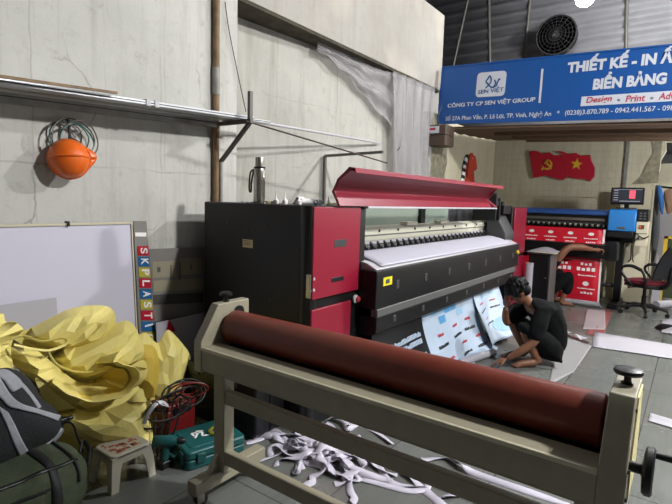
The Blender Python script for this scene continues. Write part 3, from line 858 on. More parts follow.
# paper on the platen
pm = single('media_sheet', B().grid(lambda u, v: V((-2.07+.285*v, 3.02+3.2*u, 1.106-.012*v-.062*v*v)), 30, 10), 'white_media',
            'white vinyl sheet passing over the printer bed under the pinch rollers', 'sheet', solid=.002)
# raised lid
def lidp(p, y=2.6): return at(*p, y=y)
prof = [lidp((338, 202)), lidp((331.5, 191.6)), lidp((337.4, 178.5)), lidp((349, 167))]
prof[0].z = 1.458
off = [(.018, .0), (.022, .004), (.02, -.008), (.016, -.022)]
inner = [V((p.x+o[0], p.y, p.z+o[1])) for p, o in zip(prof, off)]
LE = 5.54-2.6
lid = obj('lid', B().prism(prof+inner[::-1], (0, LE, 0)), 'red_lid', pr, bevel=.003)
obj('lid_lip', B().prism([prof[3]+V((-.004, 0, .002)), prof[3]+V((.05, 0, -.004)), prof[3]+V((.056, 0, -.038)), prof[3]+V((.05, 0, -.040)), prof[3]+V((.044, 0, -.01)), prof[3]+V((-.004, 0, -.01))], (0, LE+.03, 0)), 'red_lid', lid, bevel=.003)
obj('lid_lit_edge', B().bx(-1.90, -1.862, Y1+.02, 5.74, 1.442, 1.458), 'white_gloss', lid, bevel=.003, label='bottom edge with its lit look put into white')  # white stands in for light caught on the lid's lower lip
# rolled right end of the lid
b = B().tube(cr([(-1.80, 5.53, 1.70), (-1.88, 5.54, 1.60), (-1.92, 5.58, 1.54), (-1.87, 5.72, 1.46)], 6), .014, 8)
obj('lid_end', b, 'red_lid', lid)
obj('lid_bracket', B().bx(-2.2, -1.92, 5.86, 5.9, 1.3, 1.60), 'black_metal', pr)
obj('lid_bracket', B().bx(-2.15, -1.95, 6.1, 6.14, 1.3, 1.52), 'black_metal', pr)
b = B()
for (y, z, r) in ((5.98, 1.60, .05), (6.02, 1.53, .035), (6.12, 1.57, .03), (6.25, 1.50, .05)):
    b.cyl((-2.02, y, z-.02), (-1.95, y, z-.02), r, n=14)
b.bx(-2.1, -1.93, 6.2, 6.52, 1.38, 1.485)
obj('hinge_motor', b, 'black_plastic', pr)
obj('carriage', B().prism([(-2.1, 6.1, 1.05), (-1.86, 6.1, 1.05), (-1.86, 6.1, 1.15), (-1.98, 6.1, 1.36), (-2.1, 6.1, 1.40)], (0, .36, 0)), 'dark_grey', pr, bevel=.01)
obj('carriage_label', B().bx(-2.06, -1.99, 6.094, 6.10, 1.32, 1.37), 'beige_plate', pr)

# things on the cabinet top
ZC = 1.458
th = thing('thermos_bottle', 'tall stainless steel thermos bottle standing on the printer cabinet', 'bottle', (-2.42, 2.42, ZC))
c = at(259, 203, z=ZC); c = V((c.x+.01, 2.42, ZC)); c.x = at(259.5, 180, y=2.42).x
th.location = c; WMX[th.name] = M.Translation(c)
obj('body', B().lathe([(.036, 0), (.039, .004), (.039, .218), (.036, .236), (.031, .244)], c, n=32), 'steel', th)
obj('cap', B().lathe([(.031, .244), (.031, .302), (.028, .31)], c, n=32), 'steel', th)
obj('ring', B().lathe([(.040, .236), (.0405, .240), (.040, .246), (.033, .248)], c, n=32), 'black_plastic', th)
wp = c+V((-.055, -.03, 0))
obj('wrist_strap', B().tube(cr([c+V((-.034, -.02, .228)), wp+V((.0, 0, .21)), wp+V((-.012, 0, .14)), wp+V((-.01, 0, .085)), wp+V((.006, 0, .08)), wp+V((.008, 0, .14)), c+V((-.03, -.026, .224))], 6), .006, 6), 'black_fabric', th)
a_, c_ = at(300, 200, y=2.52), at(324, 201, y=2.56)
def ontop(px, y, m=0.0):
    q = at(px, 200, y=y); return V((q.x, y, ZC+m))
rA, rB = ontop(301, 2.5, .022), ontop(322, 2.62, .022)
single('paper_roll', B().cyl(rA, rB, .021, n=20).cyl(rA+V((0, 0, 0)), rB+(rB-rA)*.06, .012, n=14), 'print_white', 'thick rolled sheet of white paper lying on the printer cabinet', 'roll')
for px, y, hh, lab in ((276, 2.47, .085, 'pointed white bottle nozzle nearest the thermos on the cabinet'), (285, 2.47, .085, 'pointed white bottle nozzle between the tape roll and the paper roll'), (299, 2.46, .07, 'pointed white bottle nozzle in front of the rolled white paper')):
    q = ontop(px, y)
    t = thing('ink_bottle', lab, 'bottle', q, 0, 'nozzle bottles on the printer')
    obj('body', B().lathe([(.016, 0), (.018, .004), (.018, .024), (.01, .032)], q), 'print_white', t)
    obj('nozzle', B().lathe([(.010, .030), (.0035, .045), (.002, hh)], q, n=12), 'print_white', t)
q = ontop(270, 2.47)
single('tape_roll', B().lathe([(.024, 0), (.038, 0), (.038, .016), (.024, .016), (.024, 0.0005)], q), 'sticker_cream', 'flat cream tape roll lying beside the thermos', 'tape')
q = ontop(296, 2.60)
single('folded_card', B().prism([q+V((-.06, .03, 0)), q+V((-.0, .01, .055)), q+V((.004, .01, .055)), q+V((-.052, .03, 0))], (.0, .07, 0)).prism([q+V((.0, .01, .055)), q+V((.075, .03, 0)), q+V((.07, .03, 0)), q+V((-.004, .01, .052))], (0, .07, 0)), 'print_white', 'folded white card standing like a tent behind the paper roll', 'card')
q = ontop(334, 2.72)
single('paper_scrap', B().grid(lambda u, v: q+V((.10*(u-.5), .16*(v-.5), .004+.012*math.sin(u*5)*v+.004)), 8, 8), 'sticker_cream', 'cream paper scrap lying under the left end of the lid', 'paper', solid=.002)
q = ontop(334, 2.70)
single('paper_cone', B().lathe([(.018, 0), (.002, .06)], q+V((-.06, .02, 0)), n=14), 'print_white', 'small white paper cone standing left of the lid end', 'paper')
b = B(); q = ontop(318, 2.52)
for k in range(7):
    t = k*.9; b.torus(q+V((.012*math.cos(t), .03*math.sin(t)*.6, .01+.006*(k % 3))), (math.cos(t), .4, math.sin(t)+.3), .014, .004, 14, 5)
single('ribbon_bunch', b, 'cloth_grey', 'small bunch of curled grey ribbon on the cabinet at the paper roll end', 'ribbon')
b = B()
for k, px in enumerate((248, 252, 264, 243)):
    q = ontop(px, 2.40); b.box(q+V((0, 0, .004)), (.018, .012, .008))
single('paper_crumbs', b, 'paper', 'white crumbs of paper along the cabinet edge by the thermos', 'crumbs')['kind'] = 'stuff'

# printed banner coming out under the printer
def ban(u, v):
    """u along the printer, v from the beam down to the floor."""
    y = 2.98+2.0*u+.10*v*(u-.2)
    wv = .035*math.sin(u*13+v*2)*v+.02*math.sin(u*29+1)*v*v
    if v < .72:
        k = v/.72
        return V((-1.83+.20*k**1.6+wv, y, .62-.60*k+.05*k*k-.035*k*k+.003))
    k = (v-.72)/.28
    return V((-1.63+.09*k+wv*(1-k*.4), y, max(.0, .038*(1-k))+.004+.012*abs(math.sin(u*9))*(1-k)))
bn = thing('printed_banner', 'printed banner with black left part and white panels hanging from the long printer', 'banner', (-1.7, 4.0, 0))
obj('sheet', B().grid(ban, 60, 30), 'print_pale', bn, solid=.0015, solid_off=0)
def marks(b, fn, u0, u1, v0, v1, n, rows=1, off=.004, sgn=1, gap=.25, rnd=random.Random(5), slant=0):
    for r in range(rows):
        va = v0+(v1-v0)*r/rows; vb = va+(v1-v0)/rows*.7
        for k in range(n):
            ua = u0+(u1-u0)*k/n; ub = ua+(u1-u0)/n*(1-gap)
            sv = slant*(ua-u0)
            b.patch(fn, ua, ub, va+(vb-va)*rnd.choice((0, 0, .25))+sv, vb+sv, off, 1, 1, sgn)
SG = 1 if (V(ban(.5+.001, .3))-V(ban(.5, .3))).cross(V(ban(.5, .3+.001))-V(ban(.5, .3))).x > 0 else -1
b = B().patch(ban, 0, .40, .0, 1, .003, 24, 30, SG)
obj('black_panel', b, 'print_black', bn, label='black printed part')
b = B(); marks(b, ban, .10, .37, .26, .40, 22, 2, .006, SG); obj('white_print', b, 'print_pale', bn)
b = B(); marks(b, ban, .27, .38, .46, .52, 6, 1, .006, SG); obj('white_print', b, 'print_pale', bn)
rnd = random.Random(9)
obj('sky_print', B().patch(ban, .402, .992, .0, .16, .003, 30, 4, SG), 'print_sky', bn)
for r in range(3):
    for k in range(8):
        if rnd.random() < (.85, .6, .3)[r]:
            u = .405+k*.073; v = .02+r*.085
            obj('square_print', B().patch(ban, u, u+.066, v, v+.078, .0045, 3, 3, SG), rnd.choice(('print_blue', 'print_sky', 'print_pale')), bn)
for (u, v) in ((.50, .36), (.68, .34), (.84, .33), (.53, .62), (.74, .56), (.88, .55)):
    b = B(); marks(b, ban, u, u+.06, v, v+.04, 4, 1, .006, SG, .25)
    obj('red_print', b, 'ink_red', bn)
for (u, v) in ((.47, .47), (.66, .45), (.81, .44), (.49, .74), (.70, .68), (.86, .66)):
    b = B(); marks(b, ban, u, u+.11, v, v+.045, 7, 1, .006, SG, .3)
    obj('black_print', b, 'ink_black', bn)
# second panel further along, looping in front of the man
def ban2(u, v):
    y = 4.98+.82*u-.10*v
    lo = .18+.10*math.sin(u*3.1)
    k = v
    x = -1.83+.30*k**1.4+.05*math.sin(u*8+k*3)*k
    z = .62-(.62-lo*.35*u)*k+.03*k*k
    return V((x, y, max(z, .006)))
b2 = thing('printed_banner', 'narrower printed banner curling towards the crouching man', 'banner', (-1.7, 5.4, 0))
obj('sheet', B().grid(ban2, 30, 24), 'print_pale', b2, solid=.0015, solid_off=0)
b = B().patch(ban2, .02, .98, 0, .1, .0035, 12, 3, SG)
for k in range(5): b.patch(ban2, .05+k*.18, .17+k*.18, .1, .16+.08*(k % 2), .0035, 3, 3, SG)
obj('sky_print', b, 'print_sky', b2)
for (u, v) in ((.12, .30), (.2, .58), (.55, .34)):
    b = B(); marks(b, ban2, u, u+.15, v, v+.035, 4, 1, .006, SG, .25)
    obj('red_print', b, 'ink_red', b2)
for (u, v) in ((.08, .42), (.18, .68), (.5, .46)):
    b = B(); marks(b, ban2, u, u+.26, v, v+.04, 7, 1, .006, SG, .3)
    obj('black_print', b, 'ink_black', b2)
b = B()
nC = 18
c0 = (.62, .78)
def disc(a, r): return ban2(c0[0]+.26*r*math.cos(2*PI*a), c0[1]+.12*r*math.sin(2*PI*a))+V((.006, 0, .003))
b.grid(disc, nC, 3, 0, 1, .001, 1)
obj('blue_seal', b, 'print_sky', b2)
rr0, rr1 = at(460, 363, z=.036), at(494, 352, z=.036)
b = B(); ax = (rr1-rr0).normalized()
pts_in = []
tr = thing('banner_roll', 'rolled up end of white banner in the crouching man\'s hand', 'roll', (rr0+rr1)/2-V((0, 0, .03)))
obj('sheet_roll', B().lathe([(.022, 0), (.034, 0), (.034, (rr1-rr0).length), (.022, (rr1-rr0).length), (.022, .001)], rr0, ax, 24), 'paper', tr)
obj('core', B().lathe([(.012, .004), (.022, .004), (.022, (rr1-rr0).length-.004), (.012, (rr1-rr0).length-.004), (.012, .005)], rr0, ax, 20), 'ink_grey', tr, label='grey core')

# ================================================================== LAMINATOR
lm = thing('cold_laminator', 'cream cold laminator with a long brown rubber roller in the foreground', 'laminator', (-.98, 1.6, 0))
XL0, XL1, XR0, XR1 = -1.868, -1.816, -.152, -.085
def endblock(x0, x1):
    return B().prism([(x0, 1.447, .665), (x0, 1.447, .815), (x0, 1.552, .98), (x0, 1.752, .98), (x0, 1.752, .665)], (x1-x0, 0, 0))
eL = obj('end_block', endblock(XL0, XL1), 'cream_metal', lm, bevel=.004)
eR = obj('end_block', endblock(XR0, XR1), 'cream_metal', lm, bevel=.004)
obj('side_plate', B().prism([(XR1, 1.53, .69), (XR1, 1.53, .82), (XR1, 1.60, .965), (XR1, 1.735, .965), (XR1, 1.735, .69)], (.004, 0, 0)), 'side_cream', eR, label='yellowed side plate')
for (y, z) in ((1.47, .72), (1.56, .94), (1.47, .80), (1.735, .95), (1.735, .72)):
    obj('screw', B().cyl((XR1, y, z), (XR1+.005, y, z), .006, n=10), 'dark_grey', eR)
obj('bearing', B().lathe([(.03, 0), (.03, .01)], (XL1, 1.68, .925), (1, 0, 0)), 'black_plastic', eL, label='black bearing hole')
ro = obj('rubber_roller', B().lathe([(.075, 0), (.083, .006), (.083, XR0-XL1-.03), (.075, XR0-XL1-.024)], (XL1+.012, 1.64, .855), (1, 0, 0), 48), 'rubber_roller', lm, label='long brown rubber roller')
obj('axle', B().cyl((XL1-.005, 1.64, .855), (XR0+.005, 1.64, .855), .03, n=20), 'black_plastic', ro)
obj('lower_roller', B().cyl((XL1+.005, 1.64, .715), (XR0-.005, 1.64, .715), .056, n=32), 'black_plastic', lm, label='black lower roller')
obj('feed_table', B().bx(XL1, XR0, 1.45, 1.556, .775, .79), 'cream_metal', lm, bevel=.003)
obj('table_edge', B().bx(XL1, XR0, 1.443, 1.456, .776, .793), 'cream_chip', lm, bevel=.003, label='chipped pale front edge')
obj('front_plate', B().bx(XL1, XR0, 1.45, 1.464, .685, .776), 'cream_metal', lm, bevel=.003)
obj('bottom_plate', B().bx(XL1, XR0, 1.46, 1.74, .672, .69), 'cream_metal', lm)
obj('rear_table', B().bx(XL1, XR0, 1.73, 1.745, .69, .79), 'cream_metal', lm)
for x, x2 in ((-1.83, -1.755), (-.215, -.14)):
    lg = obj('leg', B().bx(x, x2, 1.535, 1.60, .14, .675), 'cream_metal', lm, bevel=.004)
    ft = obj('foot_beam', B().bx(x-.02+.01, x2-.03+.01, 1.385, 1.845, .085, .15), 'cream_metal', lm, bevel=.004)
    obj('gusset', B().prism([(x+.015, 1.535, .15), (x+.015, 1.535, .235), (x+.015, 1.47, .15)], (.02, 0, 0)), 'cream_metal', ft)
    obj('gusset', B().prism([(x+.015, 1.60, .15), (x+.015, 1.60, .235), (x+.015, 1.665, .15)], (.02, 0, 0)), 'cream_metal', ft)
    for y in (1.43, 1.79):
        cx_ = (x+x2)/2-.02
        cs = obj('caster', B().prism([(cx_-.02, y-.02, .03), (cx_-.014, y-.02, .03), (cx_-.014, y-.02, .078), (cx_+.014, y-.02, .078), (cx_+.014, y-.02, .03), (cx_+.02, y-.02, .03), (cx_+.02, y-.02, .085), (cx_-.02, y-.02, .085)], (0, .04, 0)), 'steel', lm)
        obj('wheel', B().lathe([(.012, -.012), (.032, -.011), (.034, 0), (.032, .011), (.012, .012)], (cx_, y+.015, .034), (1, 0, 0), 24), 'black_plastic', cs)
obj('brace', B().bx(-1.785, -.18, 1.54, 1.58, .497, .563), 'cream_metal', lm, bevel=.004)
obj('brace', B().bx(-1.785, -.18, 1.54, 1.58, .188, .255), 'cream_metal', lm, bevel=.004)
for x, y, cap in ((-1.842, 1.62, .015), (-.118, 1.66, .028)):
    kn = obj('pressure_knob', B().lathe([(.016, 0), (.018, .004), (.010, .008), (.010, .024), (.014, .028), (.030*cap/.015 if cap < .02 else .036, .030), (.032 if cap < .02 else .040, .036), (.030 if cap < .02 else .038, .044), (.02, .05), (.008, .0495)], (x, y, .98), n=28), 'black_plastic', lm)
hw = at(648, 470, x=-.035)
hz, hy = .805, 1.50
wh = obj('hand_wheel', B().lathe([(.014, 0), (.014, .03), (.022, .032), (.058, .036), (.064, .042), (.064, .056), (.058, .060), (.01, .058)], (XR1-.002, hy, hz), (1, 0, 0), 36), 'black_plastic', lm)
obj('crank_handle', B().tube([(XR1+.05, hy+.03, hz+.035), (XR1+.10, hy+.032, hz+.036), (XR1+.17, hy+.03, hz+.035)], [.008, .010, .011], 14), 'black_plastic', wh)
# ================================================================== SECOND PRINTER
YP = 8.40
def P2(px, py): return at(px, py, y=YP)
p2 = thing('poster_printer', 'blue hooded printer with red posters hanging from it under the flags', 'printer', (-1.4, 8.6, 0))
xl, xr = -2.35, P2(603, 230).x
obj('hood', B().prism([(xl, YP+.42, 1.46), (xl, YP+.06, 1.46), (xl, YP, 1.42), (xl, YP, 1.375), (xl, YP+.42, 1.375)], (-1.03-xl, 0, 0)), 'hood_navy', p2, bevel=.008, label='navy long hood')
obj('body', B().bx(xl, -.68, YP+.10, YP+.45, .98, 1.375), 'dark_grey', p2, bevel=.006)
obj('rail', B().bx(xl, xr, YP+.05, YP+.11, 1.285, 1.325), 'steel', p2)
obj('rail', B().bx(xl, xr, YP+.06, YP+.11, 1.195, 1.235), 'cream_rail', p2)
for k in range(15):
    x = -2.26+k*.079
    obj('pinch_roller', B().cyl((x, YP+.03, 1.215), (x+.042, YP+.03, 1.215), .028, n=14), 'black_plastic', p2)
obj('platen', B().prism([(xl, YP+.1, 1.16), (xl, YP+.02, 1.16), (xl, YP-.02, 1.12), (xl, YP+.1, 1.02)], (xr-xl+.08, 0, 0)), 'grey_rail', p2)
hx0, hx1 = P2(609.5, 210).x, P2(637.5, 210).x
obj('head_cover', B().prism([(hx0, YP+.40, 1.49), (hx0, YP-.02, 1.475), (hx0, YP-.07, 1.40), (hx0, YP-.07, 1.155), (hx0, YP+.40, 1.155)], (hx1-hx0, 0, 0)), 'hood_blue', p2, bevel=.014, label='bright blue end cover')
obj('badge', B().bx((hx0+hx1)/2-.05, (hx0+hx1)/2+.05, YP-.076, YP-.069, 1.19, 1.22), 'steel', p2)
obj('lower_cover', B().prism([(hx0, YP+.40, 1.15), (hx0, YP-.06, 1.15), (hx0, YP-.06, 1.06), (hx0, YP-.01, 1.02), (hx0, YP+.40, 1.02)], (hx1-hx0-.02, 0, 0)), 'black_plastic', p2, bevel=.008)
kx0, kx1 = P2(637.5, 215).x, P2(649, 215).x
cp = obj('control_panel', B().bx(kx0, kx1, YP-.03, YP+.3, 1.31, 1.49), 'black_plastic', p2, bevel=.006)
for i in range(2):
    for j in range(3): obj('button', B().bx(kx0+.03+i*.05, kx0+.06+i*.05, YP-.036, YP-.029, 1.34+j*.04, 1.36+j*.04), 'grey_rail', cp)
bp_ = obj('end_plate', B().bx(kx0, kx1, YP-.02, YP+.3, .95, 1.305), 'beige_plate', p2, bevel=.006, label='beige end plate')
obj('socket', B().bx(kx0+.03, kx0+.10, YP-.026, YP-.019, 1.20, 1.26), 'box_brown', bp_)
obj('switch', B().bx(kx0+.035, kx0+.06, YP-.03, YP-.025, 1.21, 1.25), 'orange', bp_, label='orange switch')
obj('seam', B().bx(kx0, kx1, YP-.023, YP-.019, 1.13, 1.14), 'dark_grey', bp_)
obj('socket', B().bx(kx0+.03, kx0+.05, YP-.026, YP-.019, 1.04, 1.08), 'dark_grey', bp_)
obj('front_beam', B().bx(xl, -.95, YP-.25, YP-.14, .735, .945), 'black_metal', p2, bevel=.01)
for x in (-2.1, -.86):
    obj('leg', B().bx(x-.05, x+.05, YP+.1, YP+.22, .08, .98), 'black_metal', p2, bevel=.006)
    obj('foot', B().bx(x-.06, x+.06, YP-.22, YP+.5, .0, .08), 'black_metal', p2, bevel=.01)
obj('bracket', B().bx(-1.02, -.86, YP-.25, YP+.14, .72, 1.0), 'black_plastic', p2, bevel=.01)
obj('cross_tube', B().cyl((-2.1, YP+.2, .3), (-.86, YP+.2, .3), .03), 'dark_grey', p2)
for pts in ([(635, 232), (643, 238), (649, 236)], [(636, 233), (632, 245), (631, 258), (628, 262)], [(640, 236), (634, 243), (633, 258), (634, 262)]):
    obj('cable', B().tube(cr([P2(*p)+V((0, -.05, 0)) for p in pts], 6), .009, 6), 'cable', p2)
# posters coming off it
def pos(u, v):
    x = -2.3+1.24*u
    z0 = 1.165
    if v < .22: return V((x, YP-.02-.03*v/.22, z0-.235*v/.22))
    k = (v-.22)/.78
    return V((x+.02*k-.06*k*k*(u > .5)*0, YP-.115-.10*k-.03*math.sin(k*3), .93-.87*k))
po = thing('red_poster_sheet', 'red printed sheet with white circles feeding down from the blue printer', 'poster', (-1.7, YP-.1, 0))
obj('sheet', B().grid(pos, 10, 30), 'print_red', po, solid=.002, solid_off=0)
SP = 1 if (V(pos(.501, .5))-V(pos(.5, .5))).cross(V(pos(.5, .501))-V(pos(.5, .5))).y < 0 else -1
def circ(fn, u, v, ru, rv, off, sgn):
    def q(a, r):
        return V(fn(u+ru*r*math.cos(2*PI*a), v+rv*r*math.sin(2*PI*a)))+V((0, -off, 0))
    return q
def pr_(b): return obj('white_print', b, 'print_white', po)
for k in range(4):
    u = .14+k*.235
    pr_(B().grid(circ(pos, u, .075, .033, .022, .004, SP), 18, 2, 0, 1, .001, 1))
    b = B(); marks(b, pos, u-.075, u+.08, .135, .155, 7, 1, .004, SP, .15); pr_(b)
    b = B(); marks(b, pos, u-.05, u+.06, .185, .212, 5, 1, .004, SP, .2); pr_(b)
b = B(); marks(b, pos, .2, .97, .43, .438, 8, 1, .004, SP, .05); pr_(b)
for u in (.50, .77):
    pr_(B().grid(circ(pos, u+.07, .75, .035, .03, .004, SP), 18, 2, 0, 1, .001, 1))
    for (ua, ub, va, vb, n_, g_) in ((0, .14, .47, .52, 3, .4), (-.04, .18, .53, .60, 4, .3), (-.02, .18, .63, .655, 8, .2), (-.02, .18, .81, .83, 9, .2), (.02, .16, .86, .90, 4, .25)):
        b = B(); marks(b, pos, u+ua, u+ub, va, vb, n_, 1, .004, SP, g_); pr_(b)
obj('white_edge', B().patch(pos, .975, 1.0, 0, .21, .004, 2, 6, SP), 'print_white', po)
obj('white_edge', B().patch(pos, .98, 1.0, .25, 1, .004, 2, 16, SP), 'print_white', po)
obj('bottom_roll', B().lathe([(.03, 0), (.04, 0), (.04, .70), (.03, .70), (.03, .001)], (-1.74, YP-.20, .045), (1, -.03, 0), 20), 'paper', po, label='white rolled bottom edge')
b = B().tube([(-1.06, YP-.215, .06), (-1.0, YP-.27, .02)], .012, 8)
obj('edge_curl', b, 'paper', po)

# monitor on the printer
mn = thing('computer_monitor', 'black computer monitor with a red image standing on the blue printer', 'monitor', (-.82, YP+.1, 1.49))
ym = YP+.12
A = at(611.5, 187.5, y=ym); C = at(643.5, 205, y=ym)
obj('case', B().bx(A.x, C.x, ym, ym+.04, C.z, A.z), 'black_plastic', mn, bevel=.006)
scn = obj('screen', B().bx(A.x+.02, C.x-.02, ym-.004, ym, C.z+.03, A.z-.018), 'screen_dark', mn)
w_ = C.x-A.x
obj('screen_image', B().bx(A.x+w_*.56, A.x+w_*.74, ym-.006, ym-.003, C.z+.09, A.z-.04), 'screen_red', scn)
b = B()
for k in range(5): b.bx(A.x+.04, A.x+.10, ym-.006, ym-.003, A.z-.05-k*.035, A.z-.04-k*.035)
b.bx(A.x+.03, C.x-.03, ym-.006, ym-.003, A.z-.03, A.z-.024).bx(A.x+.12, C.x-.05, ym-.006, ym-.003, C.z+.045, C.z+.055)
obj('screen_interface', b, 'screen_grey', scn)
obj('neck', B().bx((A.x+C.x)/2-.03, (A.x+C.x)/2+.03, ym+.02, ym+.05, 1.49, C.z+.04), 'black_plastic', mn)
obj('stand_foot', B().bx((A.x+C.x)/2-.13, (A.x+C.x)/2+.13, ym-.08, ym+.14, 1.492, 1.505), 'black_plastic', mn, bevel=.005)
bb = thing('beige_board', 'tall beige board standing behind the printer end and the monitor', 'board', (-.55, 9.0, 0))
A, C = at(622, 188, y=8.95), at(655, 188, y=8.95)
obj('panel', B().bx(A.x, C.x, 8.93, 8.96, .02, A.z), 'beige_plate', bb, bevel=.003)
obj('edge_strip', B().bx(C.x-.02, C.x, 8.92, 8.97, .0, A.z), 'panel_edge', bb)

# flags on the far wall
YF = 9.19
fl = thing('flag_plaque', 'pair of red cut-out flags mounted on the far wall', 'plaque', at(565, 180, y=YF))
def fz(p, dy=0):
    q = at(520+p[0]/8, 140+p[1]/8, y=YF); return V((q.x, YF-dy, q.z))
f1 = [(80,95),(100,88),(140,90),(180,112),(240,100),(280,125),(360,120),(376,200),(386,290),(350,322),(290,310),(220,285),(140,297),(112,302)]
f2 = [(290,92),(330,90),(400,115),(450,105),(490,128),(562,120),(570,165),(598,220),(594,290),(560,332),(520,312),(450,310),(385,295),(376,200),(360,120)]
obj('backing', B().prism([fz((p[0]-6, p[1]+3), .0) for p in f1], (0, -.03, 0)).prism([fz((p[0]+6, p[1]+3)) for p in f2], (0, -.02, 0)), 'flag_edge', fl)
fa = obj('flag', B().prism([fz(p, .03) for p in f1], (0, -.012, 0)), 'flag_red', fl, label='left flag with hammer and sickle')
fb = obj('flag', B().prism([fz(p, .02) for p in f2], (0, -.012, 0)), 'flag_red', fl, label='right flag with gold star')
st_ = []
cx_, cy_, R_ = 457, 195, 48
for k in range(10):
    t = -PI/2+k*PI/5+.12; r = R_ if k % 2 == 0 else R_*.42
    st_.append(fz((cx_+r*math.cos(t), cy_+r*math.sin(t)), .032))
obj('star', B().prism(st_, (0, -.01, 0)), 'flag_gold', fb)
b = B()
arc = []
for k in range(13):
    t = -1.35+k*(PI*1.32)/12
    arc.append((math.cos(t), math.sin(t)))
out = [(222+42*c, 198+42*s) for c, s in arc]; inn = [(216+33*c, 192+34*s) for c, s in arc]
b.prism([fz(p, .042) for p in out+inn[::-1]], (0, -.01, 0))
b.prism([fz(p, .042) for p in ((188, 222), (198, 228), (182, 242), (172, 236))], (0, -.01, 0))
obj('sickle', b, 'flag_gold', fa)
obj('hammer', B().prism([fz(p, .05) for p in ((196, 182), (222, 160), (232, 172), (206, 194))], (0, -.01, 0)).prism([fz(p, .05) for p in ((206, 178), (216, 172), (262, 228), (254, 236))], (0, -.01, 0)), 'flag_gold', fa)
# ledge under the flags
single('wall_strip', B().bx(-2.85, -1.0, 9.17, 9.2, at(520, 196, y=9.2).z, at(520, 196, y=9.2).z+.015), 'panel_edge', 'thin pale strip along the far wall below the flags', 'strip')
# horse ornament on the left far wall
hs = thing('wall_ornament', 'red upright horse head ornament with a spotted mane beyond the printer lid', 'ornament', at(468, 181, x=-3.1))
def hz_(p, dx=0):
    q = at(440+p[0]/4.2, 100+p[1]/4.2, x=-3.1); return V((-3.1+dx, q.y, q.z))
obj('body', B().prism([hz_(p) for p in ((104,345),(108,300),(112,262),(116,238),(122,228),(128,222),(130,230),(140,236),(144,262),(147,288),(140,296),(132,288),(134,310),(136,345))], (.04, 0, 0)), 'horse_red', hs)
for k, p in enumerate(((110,242),(104,254),(100,268),(98,282),(96,296),(94,310),(92,324),(90,338))):
    obj('mane_bead', B().ellipsoid(hz_(p, .02), (.02, .06, .055), 12, 8), 'print_white' if k % 2 else 'black_plastic', hs)
obj('eye', B().ellipsoid(hz_((128, 246), .042), (.006, .014, .014), 10, 8), 'print_white', hs)

# cabinet stand and roll beside the printer
sd = thing('side_cabinet', 'small dark grey pedestal cabinet with papers on top between the printers', 'cabinet', (-1.7, 7.35, 0))
sx0, sx1, sy0, sy1, szz = -1.835, -1.555, 7.17, 7.55, .845
obj('body', B().bx(sx0, sx1, sy0, sy1, .0, szz-.02), 'black_metal', sd, bevel=.004)
obj('side_panel', B().bx(sx1, sx1+.012, sy0, sy1, .0, szz-.02), 'grey_rail', sd, label='lighter grey side')
obj('top', B().bx(sx0-.02, sx1+.03, sy0-.02, sy1+.02, szz-.02, szz), 'dark_grey', sd, bevel=.003)
obj('door', B().bx(sx0+.015, sx1-.015, sy0-.008, sy0, .06, szz-.05), 'black_metal', sd, bevel=.003)
obj('lock', B().cyl((sx1-.04, sy0-.008, .5), (sx1-.04, sy0-.016, .5), .010, n=12), 'steel', sd)
single('paper_sheet', B().grid(lambda u, v: V((sx0-.05+.38*u, sy0+.0+.36*v, szz+.004+.055*max(0, math.sin((u*.8+.1)*PI))**2*v*v)), 16, 12), 'paper', 'curling white paper sheet on top of the dark pedestal cabinet', 'paper', solid=.002)
single('paper_sheet', B().grid(lambda u, v: V((sx0+.02+.33*u, sy0-.03+.2*v, szz+.002+.004*math.sin(u*4))), 8, 4), 'sticker_cream', 'cream paper lying flat at the front of the pedestal top', 'paper', solid=.001)
wr = [at(525.5, 263, y=7.02), at(531, 322, y=7.02)]
wr = [V((-1.83, 7.06, .70)), V((-1.76, 6.98, .0))]
single('media_roll', B().lathe([(.02, 0), (.055, 0), (.055, .70), (.02, .70), (.02, .001)], (-1.80, 7.085, .0), (0, 0, 1), 20), 'paper', 'white paper roll standing upright against the pedestal cabinet', 'roll')

# ================================================================== PEOPLE
RR, CC = V((.807, .59, 0)).normalized(), V((.584, -.805, 0)).normalized()
def frame(o):
    o = V(o); return lambda r, c, z: o+RR*r+CC*c+V((0, 0, z))
def add_hand(b, wrist, dirv, palm_n, thumb_side, s=1.0, curl=.5, open_=.0):
    """Palm with four unequal bent fingers and a side thumb."""
    d = V(dirv).normalized(); nrm = V(palm_n); nrm = (nrm-d*nrm.dot(d)).normalized(); sd_ = d.cross(nrm)*thumb_side
    w = V(wrist)
    def pt(f, s_, n_): return w+(d*f+sd_*s_+nrm*n_)*s
    me = skin({'a': (w, .024*s), 'b': (pt(.045, 0, 0), (.036*s)), 'c': (pt(.09, 0, .004), .034*s)}, [('a', 'b', 'c')], 2)
    b.mesh(me); bpy.data.meshes.remove(me)
    for i, (so, ln) in enumerate(((.030, .072), (.010, .082), (-.011, .076), (-.030, .060))):
        p = pt(.07, so*.8, 0); seg = ln*s/3; a = 0; pts = [p, pt(.098, so, 0)]; cur = pts[-1]
        for k in range(3):
            a += curl*(.5 if k == 0 else .75)
            cur = cur+(d*math.cos(a)+nrm*math.sin(a))*seg; pts.append(cur)
        b.tube(cr(pts, 3), [x*s for x in np.linspace(.0105, .0078, len(cr(pts, 3)))], 9)
    pts = [pt(.02, .02, .0), pt(.045, .045, .010), pt(.075, .058, .022), pt(.095, .055, .036)]
    q = cr(pts, 3); b.tube(q, [x*s for x in np.linspace(.014, .009, len(q))], 9)
